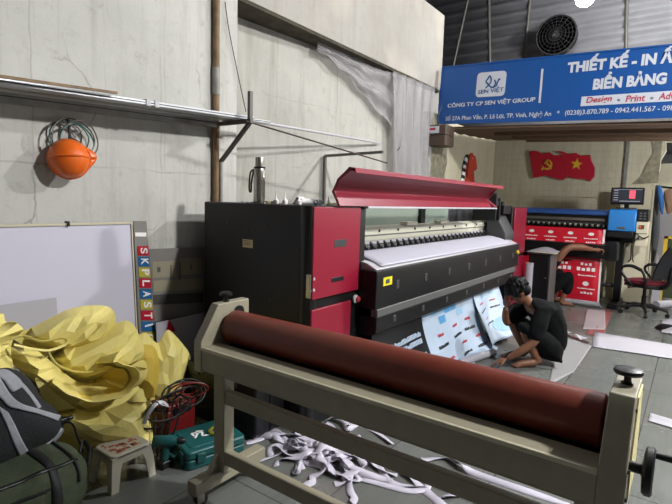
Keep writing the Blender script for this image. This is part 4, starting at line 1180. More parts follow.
def add_head(b, c, fwd, up, s=1.0):
    f = V(fwd).normalized(); u = V(up); u = (u-f*u.dot(f)).normalized(); r = f.cross(u)
    R3 = M((r, f, u)).transposed()
    c = V(c)
    def P(x, y, z): return c+R3 @ (V((x, y, z))*s)
    b.ellipsoid(P(0, -.008, .03), (.073*s, .092*s, .085*s), 24, 16, R3)
    b.ellipsoid(P(0, .022, -.035), (.055*s, .066*s, .078*s), 20, 14, R3)
    b.ellipsoid(P(0, .055, -.088), (.026*s, .026*s, .020*s), 14, 10, R3)
    b.tube([P(0, .084, .025), P(0, .098, -.012), P(0, .092, -.022)], [.009*s, .014*s, .012*s], 9)
    b.tube([P(-.024, .076, -.055), P(0, .086, -.052), P(.024, .076, -.055)], [.006*s, .009*s, .006*s], 8)
    b.tube([P(-.024, .076, -.066), P(0, .084, -.068), P(.024, .076, -.066)], [.006*s, .009*s, .006*s], 8)
    for sx in (-1, 1):
        b.ellipsoid(P(sx*.076, -.012, .0), (.010*s, .022*s, .034*s), 12, 10, R3)
        b.tube([P(sx*.018, .083, .032), P(sx*.05, .072, .034)], [.008*s, .007*s], 8)
    return P, R3

# man crouching over the banner
q = frame((-1.25, 4.735, 0))
mp_ = thing('person', 'person in black t-shirt and shorts crouching barefoot over the printed banner', 'person', (-1.1, 4.85, 0))
b = B()
nodes = {
 'pel': (q(.28, 0, .20), .125), 'lum': (q(.31, 0, .33), .122), 'tho': (q(.235, 0, .465), .13), 'chs': (q(.14, 0, .535), .11), 'nk0': (q(.075, 0, .575), .058), 'nk1': (q(.035, .0, .615), .052), 'hd': (q(.0, .0, .655), .055),
 'shL': (q(.125, .155, .525), .062), 'elL': (q(.06, .235, .275), .043), 'foL': (q(-.08, .225, .165), .039), 'wrL': (q(-.175, .19, .085), .027),
 'shR': (q(.125, -.155, .525), .062), 'elR': (q(-.075, -.155, .33), .043), 'foR': (q(-.11, -.1, .43), .036), 'wrR': (q(-.13, -.045, .525), .027),
 'hpL': (q(.27, .09, .175), .095), 'thL': (q(.12, .15, .29), .082), 'knL': (q(-.045, .155, .405), .058), 'shnL': (q(.04, .145, .25), .052), 'anL': (q(.125, .135, .075), .036),
 'hpR': (q(.27, -.09, .175), .095), 'thR': (q(.12, -.16, .29), .082), 'knR': (q(-.045, -.17, .405), .058), 'shnR': (q(.04, -.155, .25), .052), 'anR': (q(.125, -.145, .075), .036),
}
me = skin(nodes, [('pel', 'lum', 'tho', 'chs', 'nk0', 'nk1', 'hd'), ('chs', 'shL', 'elL', 'foL', 'wrL'), ('chs', 'shR', 'elR', 'foR', 'wrR'),
                  ('pel', 'hpL', 'thL', 'knL', 'shnL', 'anL'), ('pel', 'hpR', 'thR', 'knR', 'shnR', 'anR')], 2)
b.mesh(me)
for c in (.135, -.145):
    me = skin({'h': (q(.145, c, .045), .034), 'm': (q(.04, c+.01, .042), .036), 'b': (q(-.045, c+.015, .026), .034), 't': (q(-.09, c+.015, .018), .020)}, [('h', 'm', 'b', 't')], 2); b.mesh(me)
    b.tube([q(.125, c, .10), q(.14, c, .045)], [.034, .034], 12)
    for k, (o_, l_) in enumerate(((.034, .105), (.014, .112), (-.004, .106), (-.02, .098), (-.034, .088))):
        b.tube([q(-.05, c+.015-o_, .022), q(-l_, c+.017-o_*1.1, .013)], [.013, .011 if k else .013], 8)
hf, hu = (-RR*.62+V((0, 0, -.72))-CC*.22).normalized(), (V((0, 0, 1))*.62-RR*.75)
hc = q(-.035, .01, .685)
P_, R3 = add_head(b, hc, hf, hu, 1.02)
add_hand(b, q(-.175, .19, .085), -RR*.9+V((0, 0, -.35))-CC*.15, V((0, 0, -1)), 1, .95, .55)
add_hand(b, q(-.13, -.045, .525), V((0, 0, 1))*.9-RR*.1+CC*.2, RR, -1, .95, .5)
b = union(b, .0085, 5)
obj('body', b, 'skin', mp_)
# T-shirt
b = B()
nodes = {'hem': (q(.30, 0, .11), .15), 'pel': (q(.305, 0, .20), .155), 'lum': (q(.325, 0, .33), .152), 'tho': (q(.25, 0, .475), .158), 'chs': (q(.15, 0, .545), .132), 'nk0': (q(.085, 0, .572), .072),
 'shL': (q(.13, .16, .525), .083), 'slL': (q(.085, .205, .40), .088), 'seL': (q(.052, .236, .262), .080), 'shR': (q(.13, -.16, .525), .083), 'slR': (q(.03, -.17, .42), .078), 'seR': (q(-.02, -.165, .37), .070)}
me = skin(nodes, [('hem', 'pel', 'lum', 'tho', 'chs', 'nk0'), ('chs', 'shL', 'slL', 'seL'), ('chs', 'shR', 'slR', 'seR')], 2); b.mesh(me)
b = union(b, .012, 4)
for v in b.bm.verts:
    p = v.co; n_ = NZ.noise(V((p.x*9, p.y*9, p.z*7)))+.5*NZ.noise(V((p.x*22, p.y*22, p.z*14)))
    v.co += v.normal*.010*n_
for v in b.bm.verts: v.co.z = max(v.co.z, .03)
obj('shirt', b, 'shirt', mp_)
b = B()
nodes = {'pel': (q(.285, 0, .185), .15), 'hpL': (q(.27, .095, .165), .118), 'thL': (q(.12, .155, .29), .100), 'knL': (q(-.045, .156, .40), .082), 'scL': (q(.0, .15, .315), .075), 'hpR': (q(.27, -.095, .165), .118), 'thR': (q(.12, -.165, .29), .10), 'knR': (q(-.045, -.17, .40), .082), 'scR': (q(.0, -.16, .315), .075), 'low': (q(.33, 0, .10), .09)}
me = skin(nodes, [('pel', 'hpL', 'thL', 'knL', 'scL'), ('pel', 'hpR', 'thR', 'knR', 'scR'), ('pel', 'low')], 2); b.mesh(me)
b = union(b, .012, 4)
for v in b.bm.verts:
    p = v.co; v.co += v.normal*.008*NZ.noise(V((p.x*12, p.y*12, p.z*9)))
    v.co.z = max(v.co.z, .012)
obj('shorts', b, 'shorts', mp_)
# hair cap with tufts
b = B()
b.ellipsoid(P_(0, -.020, .045), (.090, .104, .098), 28, 18, R3).ellipsoid(P_(0, -.05, -.01), (.07, .06, .07), 20, 14, R3).ellipsoid(P_(0, .055, .07), (.062, .045, .04), 20, 14, R3)
rnd = random.Random(11)
for k in range(150):
    th = rnd.uniform(0, 2*PI); el = rnd.uniform(-.25, 1.45)
    d_ = V((math.cos(el)*math.cos(th), math.cos(el)*math.sin(th), math.sin(el)))
    if d_.y > .55 and d_.z < .3: continue
    a = P_(0, -.02, .045)+R3 @ V((d_.x*.076, d_.y*.09, d_.z*.085))
    tip = R3 @ (V((d_.x*.35, d_.y*.25+.25, -.35))*.06)
    b.tube([a, a+(R3 @ d_)*.022+tip*.3, a+(R3 @ d_)*.018+tip], [.016, .012, .004], 6)
obj('hair', union(b, .007, 2), 'hair', mp_)

# second man mostly hidden behind the pedestal
q = frame((-1.56, 8.05, 0))
m2 = thing('person', 'person squatting behind the dark pedestal, bare arm stretched towards the red sheets', 'person', (-1.75, 7.95, 0))
b = B()
nodes = {'pel': (q(-.28, 0, .20), .115), 'lum': (q(-.32, 0, .36), .12), 'tho': (q(-.27, 0, .52), .125), 'chs': (q(-.22, 0, .62), .11), 'nk': (q(-.20, 0, .69), .05), 'hd': (q(-.18, 0, .73), .05),
 'shR': (q(-.2, -.17, .62), .06), 'elR': (q(-.1, -.22, .42), .043), 'wrR': (q(.06, -.2, .5), .03),
 'hpL': (q(-.27, .09, .18), .095), 'thL': (q(-.1, .14, .36), .08), 'knL': (q(.045, .15, .50), .06), 'snL': (q(.03, .14, .28), .05), 'anL': (q(-.03, .13, .08), .036),
 'hpR': (q(-.27, -.09, .18), .095), 'thR': (q(-.1, -.14, .36), .08), 'knR': (q(.045, -.15, .50), .06), 'snR': (q(.03, -.14, .28), .05), 'anR': (q(-.03, -.13, .08), .036)}
me = skin(nodes, [('pel', 'lum', 'tho', 'chs', 'nk', 'hd'), ('chs', 'shR', 'elR', 'wrR'), ('pel', 'hpL', 'thL', 'knL', 'snL', 'anL'), ('pel', 'hpR', 'thR', 'knR', 'snR', 'anR')], 2)
b.mesh(me)
for c in (.13, -.13):
    me = skin({'h': (q(-.05, c, .04), .034), 'm': (q(.05, c, .042), .036), 't': (q(.13, c, .022), .026)}, [('h', 'm', 't')], 2); b.mesh(me)
    for k in range(5): b.tube([q(.10, c+.03-k*.015, .022), q(.175-k*.006, c+.034-k*.017, .012)], .011, 8)
    b.tube([q(-.03, c, .10), q(-.045, c, .04)], .034, 12)
apts = cr([q(-.22, .06, .62), q(-.18, .16, .68), q(-.12, .20, .79), q(-.04, .22, .885), q(.06, .22, .905), q(.18, .215, .90), q(.27, .205, .883), q(.35, .20, .872)], 5)
b.tube(apts, list(np.interp(np.linspace(0, 1, len(apts)), [0, .15, .4, .5, .65, .8, 1], [.07, .062, .052, .05, .054, .042, .028])), 14)
P2_, R32 = add_head(b, q(-.2, -.02, .745), RR*.8+V((0, 0, -.5)), V((0, 0, 1))+RR*.5, .95)
add_hand(b, q(.345, .20, .872), RR+V((0, 0, -.05)), V((0, 0, -1))+CC*.5, 1, 1.12, 1.15)
add_hand(b, q(.06, -.2, .5), RR+V((0, 0, -.2)), V((0, 0, -1)), -1, .95, .6)
obj('body', union(b, .0095, 5), 'skin', m2)
b = B()
nodes = {'pel': (q(-.285, 0, .20), .135), 'hpL': (q(-.27, .095, .18), .115), 'thL': (q(-.1, .145, .36), .10), 'knL': (q(.045, .155, .49), .085), 'snL': (q(.04, .145, .30), .082), 'bl': (q(.015, .14, .16), .07),
 'hpR': (q(-.27, -.095, .18), .115), 'thR': (q(-.1, -.145, .36), .10), 'knR': (q(.045, -.155, .49), .085), 'snR': (q(.04, -.145, .30), .082), 'br': (q(.015, -.14, .16), .07)}
me = skin(nodes, [('pel', 'hpL', 'thL', 'knL', 'snL', 'bl'), ('pel', 'hpR', 'thR', 'knR', 'snR', 'br')], 2); b.mesh(me)
obj('trousers', union(b, .013, 4), 'shorts', m2)
b = B()
nodes = {'pel': (q(-.29, 0, .26), .132), 'lum': (q(-.325, 0, .38), .138), 'tho': (q(-.275, 0, .52), .142), 'chs': (q(-.225, 0, .62), .125), 'shL': (q(-.185, .17, .65), .078), 'slL': (q(-.15, .19, .74), .068), 'shR': (q(-.2, -.17, .62), .078), 'slR': (q(-.15, -.2, .5), .066)}
me = skin(nodes, [('pel', 'lum', 'tho', 'chs'), ('chs', 'shL', 'slL'), ('chs', 'shR', 'slR')], 2); b.mesh(me)
obj('shirt', union(b, .013, 4), 'shirt', m2)
b = B().ellipsoid(P2_(0, -.02, .045), (.08, .094, .088), 24, 16, R32)
obj('hair', b, 'hair', m2)

# ================================================================== OFFICE CHAIR
hx, hy = -.478, 8.16
ch = thing('office_chair', 'black office chair with burgundy seat and loop armrests in front of the monitor', 'chair', (hx, hy, 0), 0)
b = B(); ps = []
for i in range(24):
    t = 2*PI*i/24; ps.append((hx+.23*abs(math.cos(t))**.55*(1 if math.cos(t) > 0 else -1), hy+.235*abs(math.sin(t))**.55*(1 if math.sin(t) > 0 else -1)))
b.prism([(x, y, .445) for x, y in ps], (0, 0, .05))
obj('seat', b, 'burgundy', ch, bevel=.02)
obj('seat_pan', B().prism([(hx+(x-hx)*.97, hy+(y-hy)*.97, .40) for x, y in ps], (0, 0, .045)), 'black_plastic', ch, bevel=.012)
def bk_(u, v):
    y = hy+(u-.5)*.50*(1-.2*v*v); z = .54+.46*v
    return V((hx+.25+.16*v+.05*(1-(2*u-1)**2)-.03*math.sin(v*PI), y, z))
obj('backrest', B().grid(bk_, 20, 16), 'mesh_black', ch, solid=.035, bevel=.01)
obj('back_bar', B().tube(cr([(hx+.0, hy, .40), (hx+.22, hy, .41), (hx+.32, hy, .50), (hx+.34, hy, .72)], 6), .028, 10), 'black_plastic', ch)
for s in (-1, 1):
    y = hy+s*.27
    pts = [(hx+.12, y-s*.05, .42), (hx+.16, y, .52), (hx+.10, y, .645), (hx-.05, y, .69), (hx-.17, y, .665), (hx-.19, y, .60), (hx-.10, y, .50), (hx-.04, y-s*.05, .42)]
    ar = obj('armrest', B().tube(cr(pts, 6), .018, 10), 'black_plastic', ch)
    obj('arm_pad', B().tube(cr([(hx+.09, y, .655), (hx-.05, y, .698), (hx-.16, y, .678)], 5), .026, 10, flat=.6), 'mesh_black', ar)
obj('column', B().lathe([(.045, 0), (.045, .03), (.03, .04), (.03, .16), (.02, .165), (.02, .32)], (hx, hy, .10)), 'black_plastic', ch)
obj('lever', B().tube([(hx, hy, .39), (hx-.1, hy-.16, .38), (hx-.12, hy-.2, .38)], [.007, .007, .016], 8), 'black_plastic', ch)
for k in range(5):
    t = 2*PI*k/5+.35; u = V((math.cos(t), math.sin(t), 0))
    c0_ = V((hx, hy, 0))
    lg = obj('base_leg', B().tube([c0_+V((0, 0, .125))+u*.03, c0_+V((0, 0, .12))+u*.16, c0_+V((0, 0, .085))+u*.30], [.032, .027, .02], 10, flat=.8), 'black_plastic', ch)
    cc_ = c0_+u*.30+V((0, 0, .028)); ax_ = u.cross(V((0, 0, 1)))
    obj('caster', B().lathe([(.01, -.024), (.028, -.022), (.028, -.004), (.02, 0), (.028, .004), (.028, .022), (.01, .024)], cc_, ax_, 16).cyl(cc_, cc_+V((0, 0, .06)), .008, n=8), 'black_plastic', lg)

ch.rotation_euler.z = math.radians(-28)
# ================================================================== LEFT WALL ITEMS
# helmet
hc = at(69, 158, x=-2.99); hx_ = V((.90, -.40, .14)).normalized()
he = thing('safety_helmet', 'orange safety helmet hanging on the left wall under the metal bars', 'helmet', (-3.08, hc.y, hc.z))
hu_ = V((0, 1, 0)); hu_ = (hu_-hx_*hu_.dot(hx_)).normalized(); hw_ = hx_.cross(hu_)
b = B()
def dome(u, v):
    t = v*PI/2; a = u*2*PI
    rx, rz = .108, .116
    rid = 1+.035*max(0, math.cos(a*2))**8*math.sin(t)
    return hc+(hu_*math.cos(a)*rx+hw_*math.sin(a)*rz)*math.sin(t)*rid+hx_*(.105*math.cos(t)*rid-.02)
b.grid(dome, 56, 16, 0, 1, .001, 1)
bmesh.ops.remove_doubles(b.bm, verts=b.bm.verts, dist=.0008)
obj('shell', b, 'orange', he, solid=.004)
def brim(u, v):
    a = u*2*PI; vis = max(0, math.cos(a-.1))**14*.045
    r = 1+v*(.05+vis/.13)
    return hc+(hu_*math.cos(a)*.109*r+hw_*math.sin(a)*.117*r)+hx_*(-.02-.012*v)
obj('brim', B().grid(brim, 56, 3), 'orange', he, solid=.004)
obj('ridge', B().tube(cr([hc+hu_*(.109*math.cos(t))+hx_*(.107*math.sin(t)-.019)+hw_*.0 for t in np.linspace(.1, PI-.1, 9)], 4), .007, 8), 'orange', he)
obj('chin_strap', B().tube(cr([hc+hw_*.10-hx_*.03, hc+hw_*.125-hx_*.05+hu_*.03, hc+hw_*.10-hx_*.05+hu_*.07], 5), .006, 6), 'black_fabric', he)
hk = at(65, 124, x=-3.08)
nl = thing('wall_hook', 'black hook with coiled grey green cable above the orange helmet', 'hook', hk)
obj('hook', B().tube(cr([hk+V((-.02, 0, .03)), hk+V((.03, 0, .025)), hk+V((.05, 0, -.03)), hc+hw_*-.08], 5), .008, 8), 'black_plastic', nl)
for k in range(5):
    c = hk+V((.03+.012*k, -.02+.018*k, -.085-.006*(k % 2)))
    R_ = .10+.012*(k % 3)
    pts = [c+V((.02*math.sin(t*2+k), math.cos(t)*R_, math.sin(t)*R_*.95)) for t in np.linspace(0, 2*PI, 26)[:-1]]
    obj('cable_loop', B().tube(pts, .0045, 6, closed=True), 'cable_teal' if k % 2 else 'angle_iron', nl)

# white panels and sheets leaning on the wall
TR = at(132, 222, x=-3.02)
wpn = thing('display_board', 'large white panel leaning on the left wall behind the yellow tarpaulin', 'panel', (-2.98, .7, 0))
def leanbox(y0, y1, z1, x_top, x_bot, t):
    return B().prism([(x_bot, y0, 0), (x_bot+t, y0, 0), (x_top+t, y0, z1), (x_top, y0, z1)], (0, y1-y0, 0))
obj('face', leanbox(-.6, TR.y-.004, TR.z-.012, -3.05, -2.97, .022), 'panel_white', wpn)
obj('edge', B().prism([(-3.055, -.6, TR.z-.013), (-3.02, -.6, TR.z-.013), (-3.02, -.6, TR.z), (-3.055, -.6, TR.z)], (0, TR.y+.6, 0)), 'panel_edge', wpn, label='beige top edge')
obj('edge', B().prism([(-3.055, TR.y-.006, TR.z), (-3.02, TR.y-.006, TR.z), (-2.94, TR.y-.006, 0), (-2.975, TR.y-.006, 0)], (0, .008, 0)), 'panel_edge', wpn)
q = at(62, 160, x=-3.02)
obj('clip', B().box((-3.03, at(68, 222, x=-3.02).y, TR.z-.002), (.04, .012, .03)), 'black_plastic', wpn)
q = at(58, 298, x=-2.93)
single('white_sheet', leanbox(-.4, q.y, q.z, -2.955, -2.9, .006), 'paper', 'smaller pale sheet standing in front of the large white panel', 'sheet')
stp = thing('letter_strip', 'narrow grey strip with coloured letter squares leaning beside the white panel', 'strip', (-3.03, 1.95, 0))
def SPT(px, py, o=0):
    p = at(px, py, x=-3.04); return V((p.x+o, p.y, p.z))
obj('strip', B().prism([SPT(133.5, 221), SPT(146.5, 221), SPT(157, 352), SPT(140, 352)], (-.008, 0, 0)), 'smoked_board', stp)
def sxy(t, w):  # t down the strip 0..1 (246..343), w across
    L0, R0, L1, R1 = V((136.2, 246)), V((148.5, 246)), V((141, 343)), V((156, 343))
    a = L0.lerp(L1, t); c = R0.lerp(R1, t); return a.lerp(c, w)
tt = V((135.5, 233)); 
obj('mark', B().prism([SPT(135, 232.5, .001), SPT(146, 232.5, .001), SPT(146, 236.5, .001), SPT(135, 236.5, .001)], (.003, 0, 0)), 'print_white', stp)
for k, chh in enumerate('SKPLASTIC'):
    t0, t1 = k/9, (k+.88)/9
    cell = obj('cell', B().prism([SPT(*sxy(t0, .08), .001), SPT(*sxy(t0, .95), .001), SPT(*sxy(t1, .95), .001), SPT(*sxy(t1, .08), .001)], (.003, 0, 0)), ('cell_red', 'cell_blue', 'cell_yellow')[k % 3], stp)
    # letters turned a quarter clockwise: writing runs downwards
    A = SPT(*sxy(t0+(.018 if chh != 'I' else .04), .30), .0); e1 = SPT(*sxy(t1-(.018 if chh != 'I' else .04), .30), .0)-A; e2 = SPT(*sxy(t0+.018, .86), .0)-A
    put_text('letter', chh, 'print_white', cell, A, e1.normalized(), e2.normalized(), V((1, 0, 0)), e1.length, e2.length, .02, 0, .007)
sm = thing('plan_board', 'grey translucent board with drawn rectangles standing between letter strip and black cabinet', 'board', (-3.05, 2.2, 0))
def SM(px, py, o=0):
    p = at(px, py, x=-3.065); return V((p.x+o, p.y, p.z))
obj('sheet', B().prism([SM(149, 249), SM(206, 247), SM(206, 312), SM(155, 322)], (-.012, 0, 0)), 'smoked_board', sm)
for (x0, y0, x1, y1, m) in ((152, 262, 176, 278, 'board_tan'), (179, 260, 202, 276, 'board_tan'), (153, 281, 203, 292, 'board_tan'), (153, 295, 203, 305, 'board_dark')):
    dy = lambda x: -(x-150)*.05
    obj('drawn_panel', B().prism([SM(x0, y0+dy(x0), .001), SM(x1, y0+dy(x1), .001), SM(x1, y1+dy(x1), .001), SM(x0, y1+dy(x0), .001)], (.003, 0, 0)), m, sm)
b = B()
for (x0, y0, x1, y1) in ((157, 267, 160, 272), (170, 265, 171, 280), (179, 262, 180, 280), (190, 264, 191, 270)):
    b = B(); b.prism([SM(x0, y0, .004), SM(x1, y0, .004), SM(x1, y1, .004), SM(x0, y1, .004)], (.002, 0, 0)); obj('drawn_line', b, 'angle_iron', sm)
b = B()
for k in range(12): 
    x = 156+k*3.8; b.prism([SM(x, 296.5-(x-150)*.05, .004), SM(x+2.6, 296.5-(x-150)*.05, .004), SM(x+2.6, 302.5-(x-150)*.05, .004), SM(x, 302.5-(x-150)*.05, .004)], (.002, 0, 0))
obj('drawn_letters', b, 'angle_iron', sm)
obj('side_board', leanbox(1.98, 2.34, .62, -3.09, -3.05, .01), 'dark_grey', sm)
ar = thing('white_board', 'white sheet with a red arrow propped below the grey plan board', 'sheet', (-2.97, 2.2, 0))
def AR(px, py, o=0):
    p = at(px, py, x=-3.0); return V((p.x+o, p.y, p.z))
obj('sheet', B().prism([AR(156, 323), AR(206, 312), AR(210, 400), AR(160, 400)], (-.008, 0, 0)), 'paper', ar)
obj('arrow', B().prism([AR(169, 319.5, .001), AR(175.5, 331), AR(172, 331.5, .001), AR(173, 336, .001), AR(168.5, 336.5, .001), AR(168.5, 332, .001), AR(165.5, 332.5, .001)], (.003, 0, 0)), 'cell_red', ar, label='red arrow')
obj('arrow_tail', B().tube([AR(171, 336, .003), AR(174, 350, .003)], .004, 6).tube([AR(168.5, 336, .003), AR(172, 350, .003)], .004, 6), 'ink_red', ar)

# ================================================================== YELLOW TARPAULIN
NX_ = V((.93, -.36, .12))
def lobe(px, xp, bulge, crease, seed, ang=.4, spacing=.043, aniso=2.3):
    return facets([at(p[0], p[1], x=xp) for p in px], NX_, bulge, .05, seed, spacing, crease*.17, aniso, ang)
yt = thing('yellow_tarpaulin', 'big crumpled heap of yellow tarpaulin in front of the white panel', 'tarpaulin', (-2.75, 1.45, 0))
obj('fold', lobe([(18, 350), (60, 345), (130, 345), (150, 390), (146, 440), (138, 472), (60, 480), (8, 470)], -2.86, .10, .03, 8), 'yellow_tarp', yt)
obj('fold', lobe([(9, 337), (28, 331), (52, 318), (70, 309), (90, 305), (107, 306), (113, 314), (112, 326), (102, 338), (82, 347), (62, 353), (44, 350), (26, 346)], -2.80, .13, .05, 21, 0.55), 'yellow_tarp', yt, smooth=13)
obj('fold', lobe([(12, 341), (40, 344), (63, 348), (88, 340), (112, 324), (127, 320), (136, 333), (140, 348), (132, 362), (112, 373), (85, 380), (62, 376), (48, 364), (28, 352)], -2.74, .15, .05, 5, 0.45), 'yellow_tarp', yt, smooth=13)
obj('fold', lobe([(14, 350), (35, 352), (55, 366), (80, 382), (108, 376), (138, 356), (141, 372), (126, 386), (108, 396), (82, 408), (60, 400), (34, 384), (14, 370), (6, 358)], -2.68, .14, .055, 33, -0.35), 'yellow_tarp', yt, smooth=13)
obj('fold', lobe([(36, 384), (62, 402), (90, 414), (122, 402), (139, 386), (143, 402), (149, 432), (146, 441), (118, 443), (86, 441), (66, 438), (52, 418)], -2.52, .13, .05, 14, -0.2), 'yellow_tarp', yt, smooth=13)
# scooped fold with an open mouth
path = cr([at(*p, x=-2.42) for p in ((121, 351), (113, 360), (121, 363), (134, 367), (140, 378), (132, 391), (112, 400), (88, 402), (68, 394), (52, 384))], 6)
def scoop(u, v):
    k = u*(len(path)-1); i = min(int(k), len(path)-2); p = path[i].lerp(path[i+1], k-i)
    c = at(104, 384, x=-2.42)
    w = p.lerp(c, .35*v)
    return w+V((-.22*v+.012*math.sin(u*22+v*3), .02*v, -.03*v+.004*math.sin(u*40)))
obj('curled_fold', B().grid(scoop, 70, 16), 'yellow_tarp', yt, solid=.004)
def scoop2(u, v):
    k = u*(len(path)-1)*.72+8; i = min(int(k), len(path)-2); p = path[i].lerp(path[i+1], k-i)
    c = at(104, 386, x=-2.47)
    w = p.lerp(c, .16+.4*v)
    return w+V((-.05-.2*v, 0, -.01-.02*v+.004*math.sin(u*30)))
obj('curled_fold', B().grid(scoop2, 60, 14), 'yellow_tarp_shaded', yt, solid=.004, label='inner curl with shade put into its deeper yellow')
# flap edge lying over the shoulder of the heap
def rim(px, xp, r, seed):
    pts = cr([at(*p, x=xp) for p in px], 6)
    return B().tube([p+V((.006*NZ.noise(p*9), 0, .006*NZ.noise(p*11))) for p in pts], r*.8, 8, flat=.35)
obj('folded_edge', rim([(11, 339), (24, 336), (42, 341), (64, 338), (65, 344), (48, 350), (30, 348), (14, 344)], -2.66, .012, 1), 'yellow_tarp', yt)
obj('folded_edge', rim([(48, 352), (56, 364), (72, 371), (92, 372), (112, 364), (124, 356)], -2.545, .010, 2), 'yellow_tarp', yt)
obj('folded_edge', rim([(70, 346), (92, 336), (108, 320)], -2.62, .008, 3), 'yellow_tarp', yt)
y2 = thing('yellow_tarpaulin', 'narrow yellow tarpaulin bundle standing right of the heap by the arrow sheet', 'tarpaulin', (-2.8, 1.95, 0))
obj('fold', lobe([(132, 346), (146, 334), (153, 339), (159, 343), (168, 330), (180, 342), (187, 354), (184, 366), (176, 396), (160, 405), (146, 398), (136, 378)], -2.80, .09, .05, 44, 1.35), 'yellow_tarp', y2, smooth=13)
obj('fold', lobe([(138, 350), (148, 345), (156, 350), (158, 370), (154, 394), (144, 396), (136, 376)], -2.72, .07, .03, 51, 1.4), 'yellow_tarp_shaded', y2, smooth=13)  # deeper yellow paints the shaded side of the bundle
obj('fold', lobe([(140, 380), (160, 378), (178, 384), (176, 425), (140, 428)], -2.86, .05, .02, 52), 'yellow_tarp_shaded', y2)
y3 = thing('yellow_tarpaulin', 'yellow tarpaulin bundle at the far left edge above the backpack', 'tarpaulin', (-2.8, 1.0, 0))
obj('fold', lobe([(-30, 322), (-8, 314), (3, 314), (6, 322), (14, 321), (24, 330), (14, 338), (11, 352), (14, 372), (4, 384), (-30, 388)], -2.76, .12, .06, 61, 0.2), 'yellow_tarp', y3, smooth=13)
obj('fold', lobe([(-40, 370), (10, 365), (20, 420), (10, 480), (-40, 490)], -2.82, .06, .03, 62), 'yellow_tarp', y3)

# ================================================================== BAGS
df = thing('duffel_bag', 'dark green duffel bag on the floor in the lower left corner', 'bag', (-2.38, .78, 0))
def superell(c, L_, W_, H_, y0):
    def fn(u, v):
        t = u*2*PI; s = v*2-1
        k = (1-abs(s)**6)**.5 if abs(s) < 1 else 0
        k = max(k, .0)
        e = lambda a: (abs(a)**.62)*(1 if a >= 0 else -1)
        n_ = NZ.noise(V((math.cos(t)*1.3, s*4, math.sin(t)*1.3)))*.018
        return V((c[0]+e(math.cos(t))*(W_/2+n_)*(.25+.75*k), c[1]+s*L_/2+.03*(1-k)*0, c[2]+max(-H_/2, (e(math.sin(t))*(H_/2+n_))*(.35+.65*k))))
    return fn
dz = .30
fnb = superell((-2.34, .75, dz/2+.004), .74, .40, dz, 0)
b = B().grid(fnb, 48, 40)
bmesh.ops.remove_doubles(b.bm, verts=b.bm.verts, dist=.0005)
bmesh.ops.holes_fill(b.bm, edges=[e for e in b.bm.edges if e.is_boundary])
obj('body', b, 'green_fabric', df, smooth=60)
b = B()
def surf(u, v, o=.006):
    p = fnb(u, v); e = 1e-3
    n = (fnb(u+e, v)-p).cross(fnb(u, v+e)-p)
    if n.length: n.normalize()
    c = V((-2.34, p.y, dz/2))
    if n.dot(p-c) < 0: n = -n
    return p+n*o
for v0, m_, nm in ((.30, 'strap', 'carry_strap'), (.72, 'strap', 'carry_strap')):
    obj(nm, B().grid(lambda a, c: surf(-.18+.5*a, v0+.05*c, .007), 24, 2), m_, df, solid=.003)
obj('zip', B().grid(lambda a, c: surf(.13+.018*c, .1+.8*a, .006), 30, 1), 'black_plastic', df, solid=.003)
obj('front_pocket', B().grid(lambda a, c: surf(-.09+.14*c, .42+.26*a, .016*min(1, 8*a, 8*(1-a), 8*c, 8*(1-c))+.003), 16, 14), 'green_fabric', df)
zp = obj('pocket_zip', B().tube([surf(.05, .40+.3*k/8, .02) for k in range(9)], .006, 6), 'black_plastic', df)
obj('zip_pull', B().box(surf(.02, .42, .026), (.006, .012, .035)), 'steel', zp, label='metal zip pull')
obj('side_handle', B().tube(cr([surf(.06, .97, .0), V((-2.29, 1.15, .25)), V((-2.37, 1.16, .26)), surf(.2, .97, 0)], 6), .012, 8, flat=.5), 'strap', df)
obj('trim', B().tube([surf(.02+.42*k/20, .88, .006) for k in range(21)], .007, 6), 'strap', df)
# backpack lying over the duffel
bp = thing('backpack', 'black and grey backpack lying on the green duffel bag', 'backpack', (-2.45, .92, .32))
XB = -2.44
NB = V((.80, -.45, .40)).normalized()
outl = [(-40, 374), (-5, 369), (10, 368), (24, 374), (34, 385), (42, 398), (54, 408), (63, 420), (62, 432), (52, 442), (34, 452), (12, 466), (-12, 480), (-45, 490)]
ob = [at(*p, x=XB) for p in outl]
bb_ = pillow(ob, NB, .13, .10, 26, 150, .012, 3, 3.0, 2.6)
cenB = sum(ob, V((0, 0, 0)))/len(ob)
trB = tree_of(bb_)
obj('body', bb_, 'black_fabric', bp, smooth=60)
def onb(px, py, o=.0): return cast(trB, px, py, o, XB)
def band(p_left, p_right, o=.008, n=30, m=5):
    a = cr([V((*p, 0)) for p in p_left], 8); c = cr([V((*p, 0)) for p in p_right], 8)
    def sm_(l, u):
        k = u*(len(l)-1); i = min(int(k), len(l)-2); return l[i].lerp(l[i+1], k-i)
    def fn(u, v):
        w = sm_(a, u).lerp(sm_(c, u), v)
        return onb(w.x, w.y, o)
    return B().grid(fn, n, m)
obj('top_panel', band([(-8, 371), (6, 370), (18, 378), (24, 386)], [(-8, 378), (2, 379), (10, 390), (13, 392)], .012), 'grey_fabric', bp, solid=.008, solid_off=0, label='grey upper panel')
obj('edge_piping', band([(16, 377), (26, 387), (34, 397), (41, 407)], [(14, 379), (24, 390), (32, 400), (38, 409)], .012), 'grey_fabric', bp, solid=.008, solid_off=0, label='grey piping')
obj('shoulder_strap', band([(-8, 374), (0, 379), (9, 393), (20, 403), (40, 410), (60, 416)], [(-8, 396), (0, 398), (8, 406), (18, 409), (38, 414), (57, 421)], .022), 'grey_fabric', bp, solid=.014, solid_off=0, label='grey shoulder strap')
obj('strap_webbing', band([(17, 406), (28, 407), (44, 412), (58, 416)], [(17, 409.5), (28, 411), (44, 415.5), (57, 419)], .034), 'strap', bp, solid=.006, solid_off=0, label='black webbing')
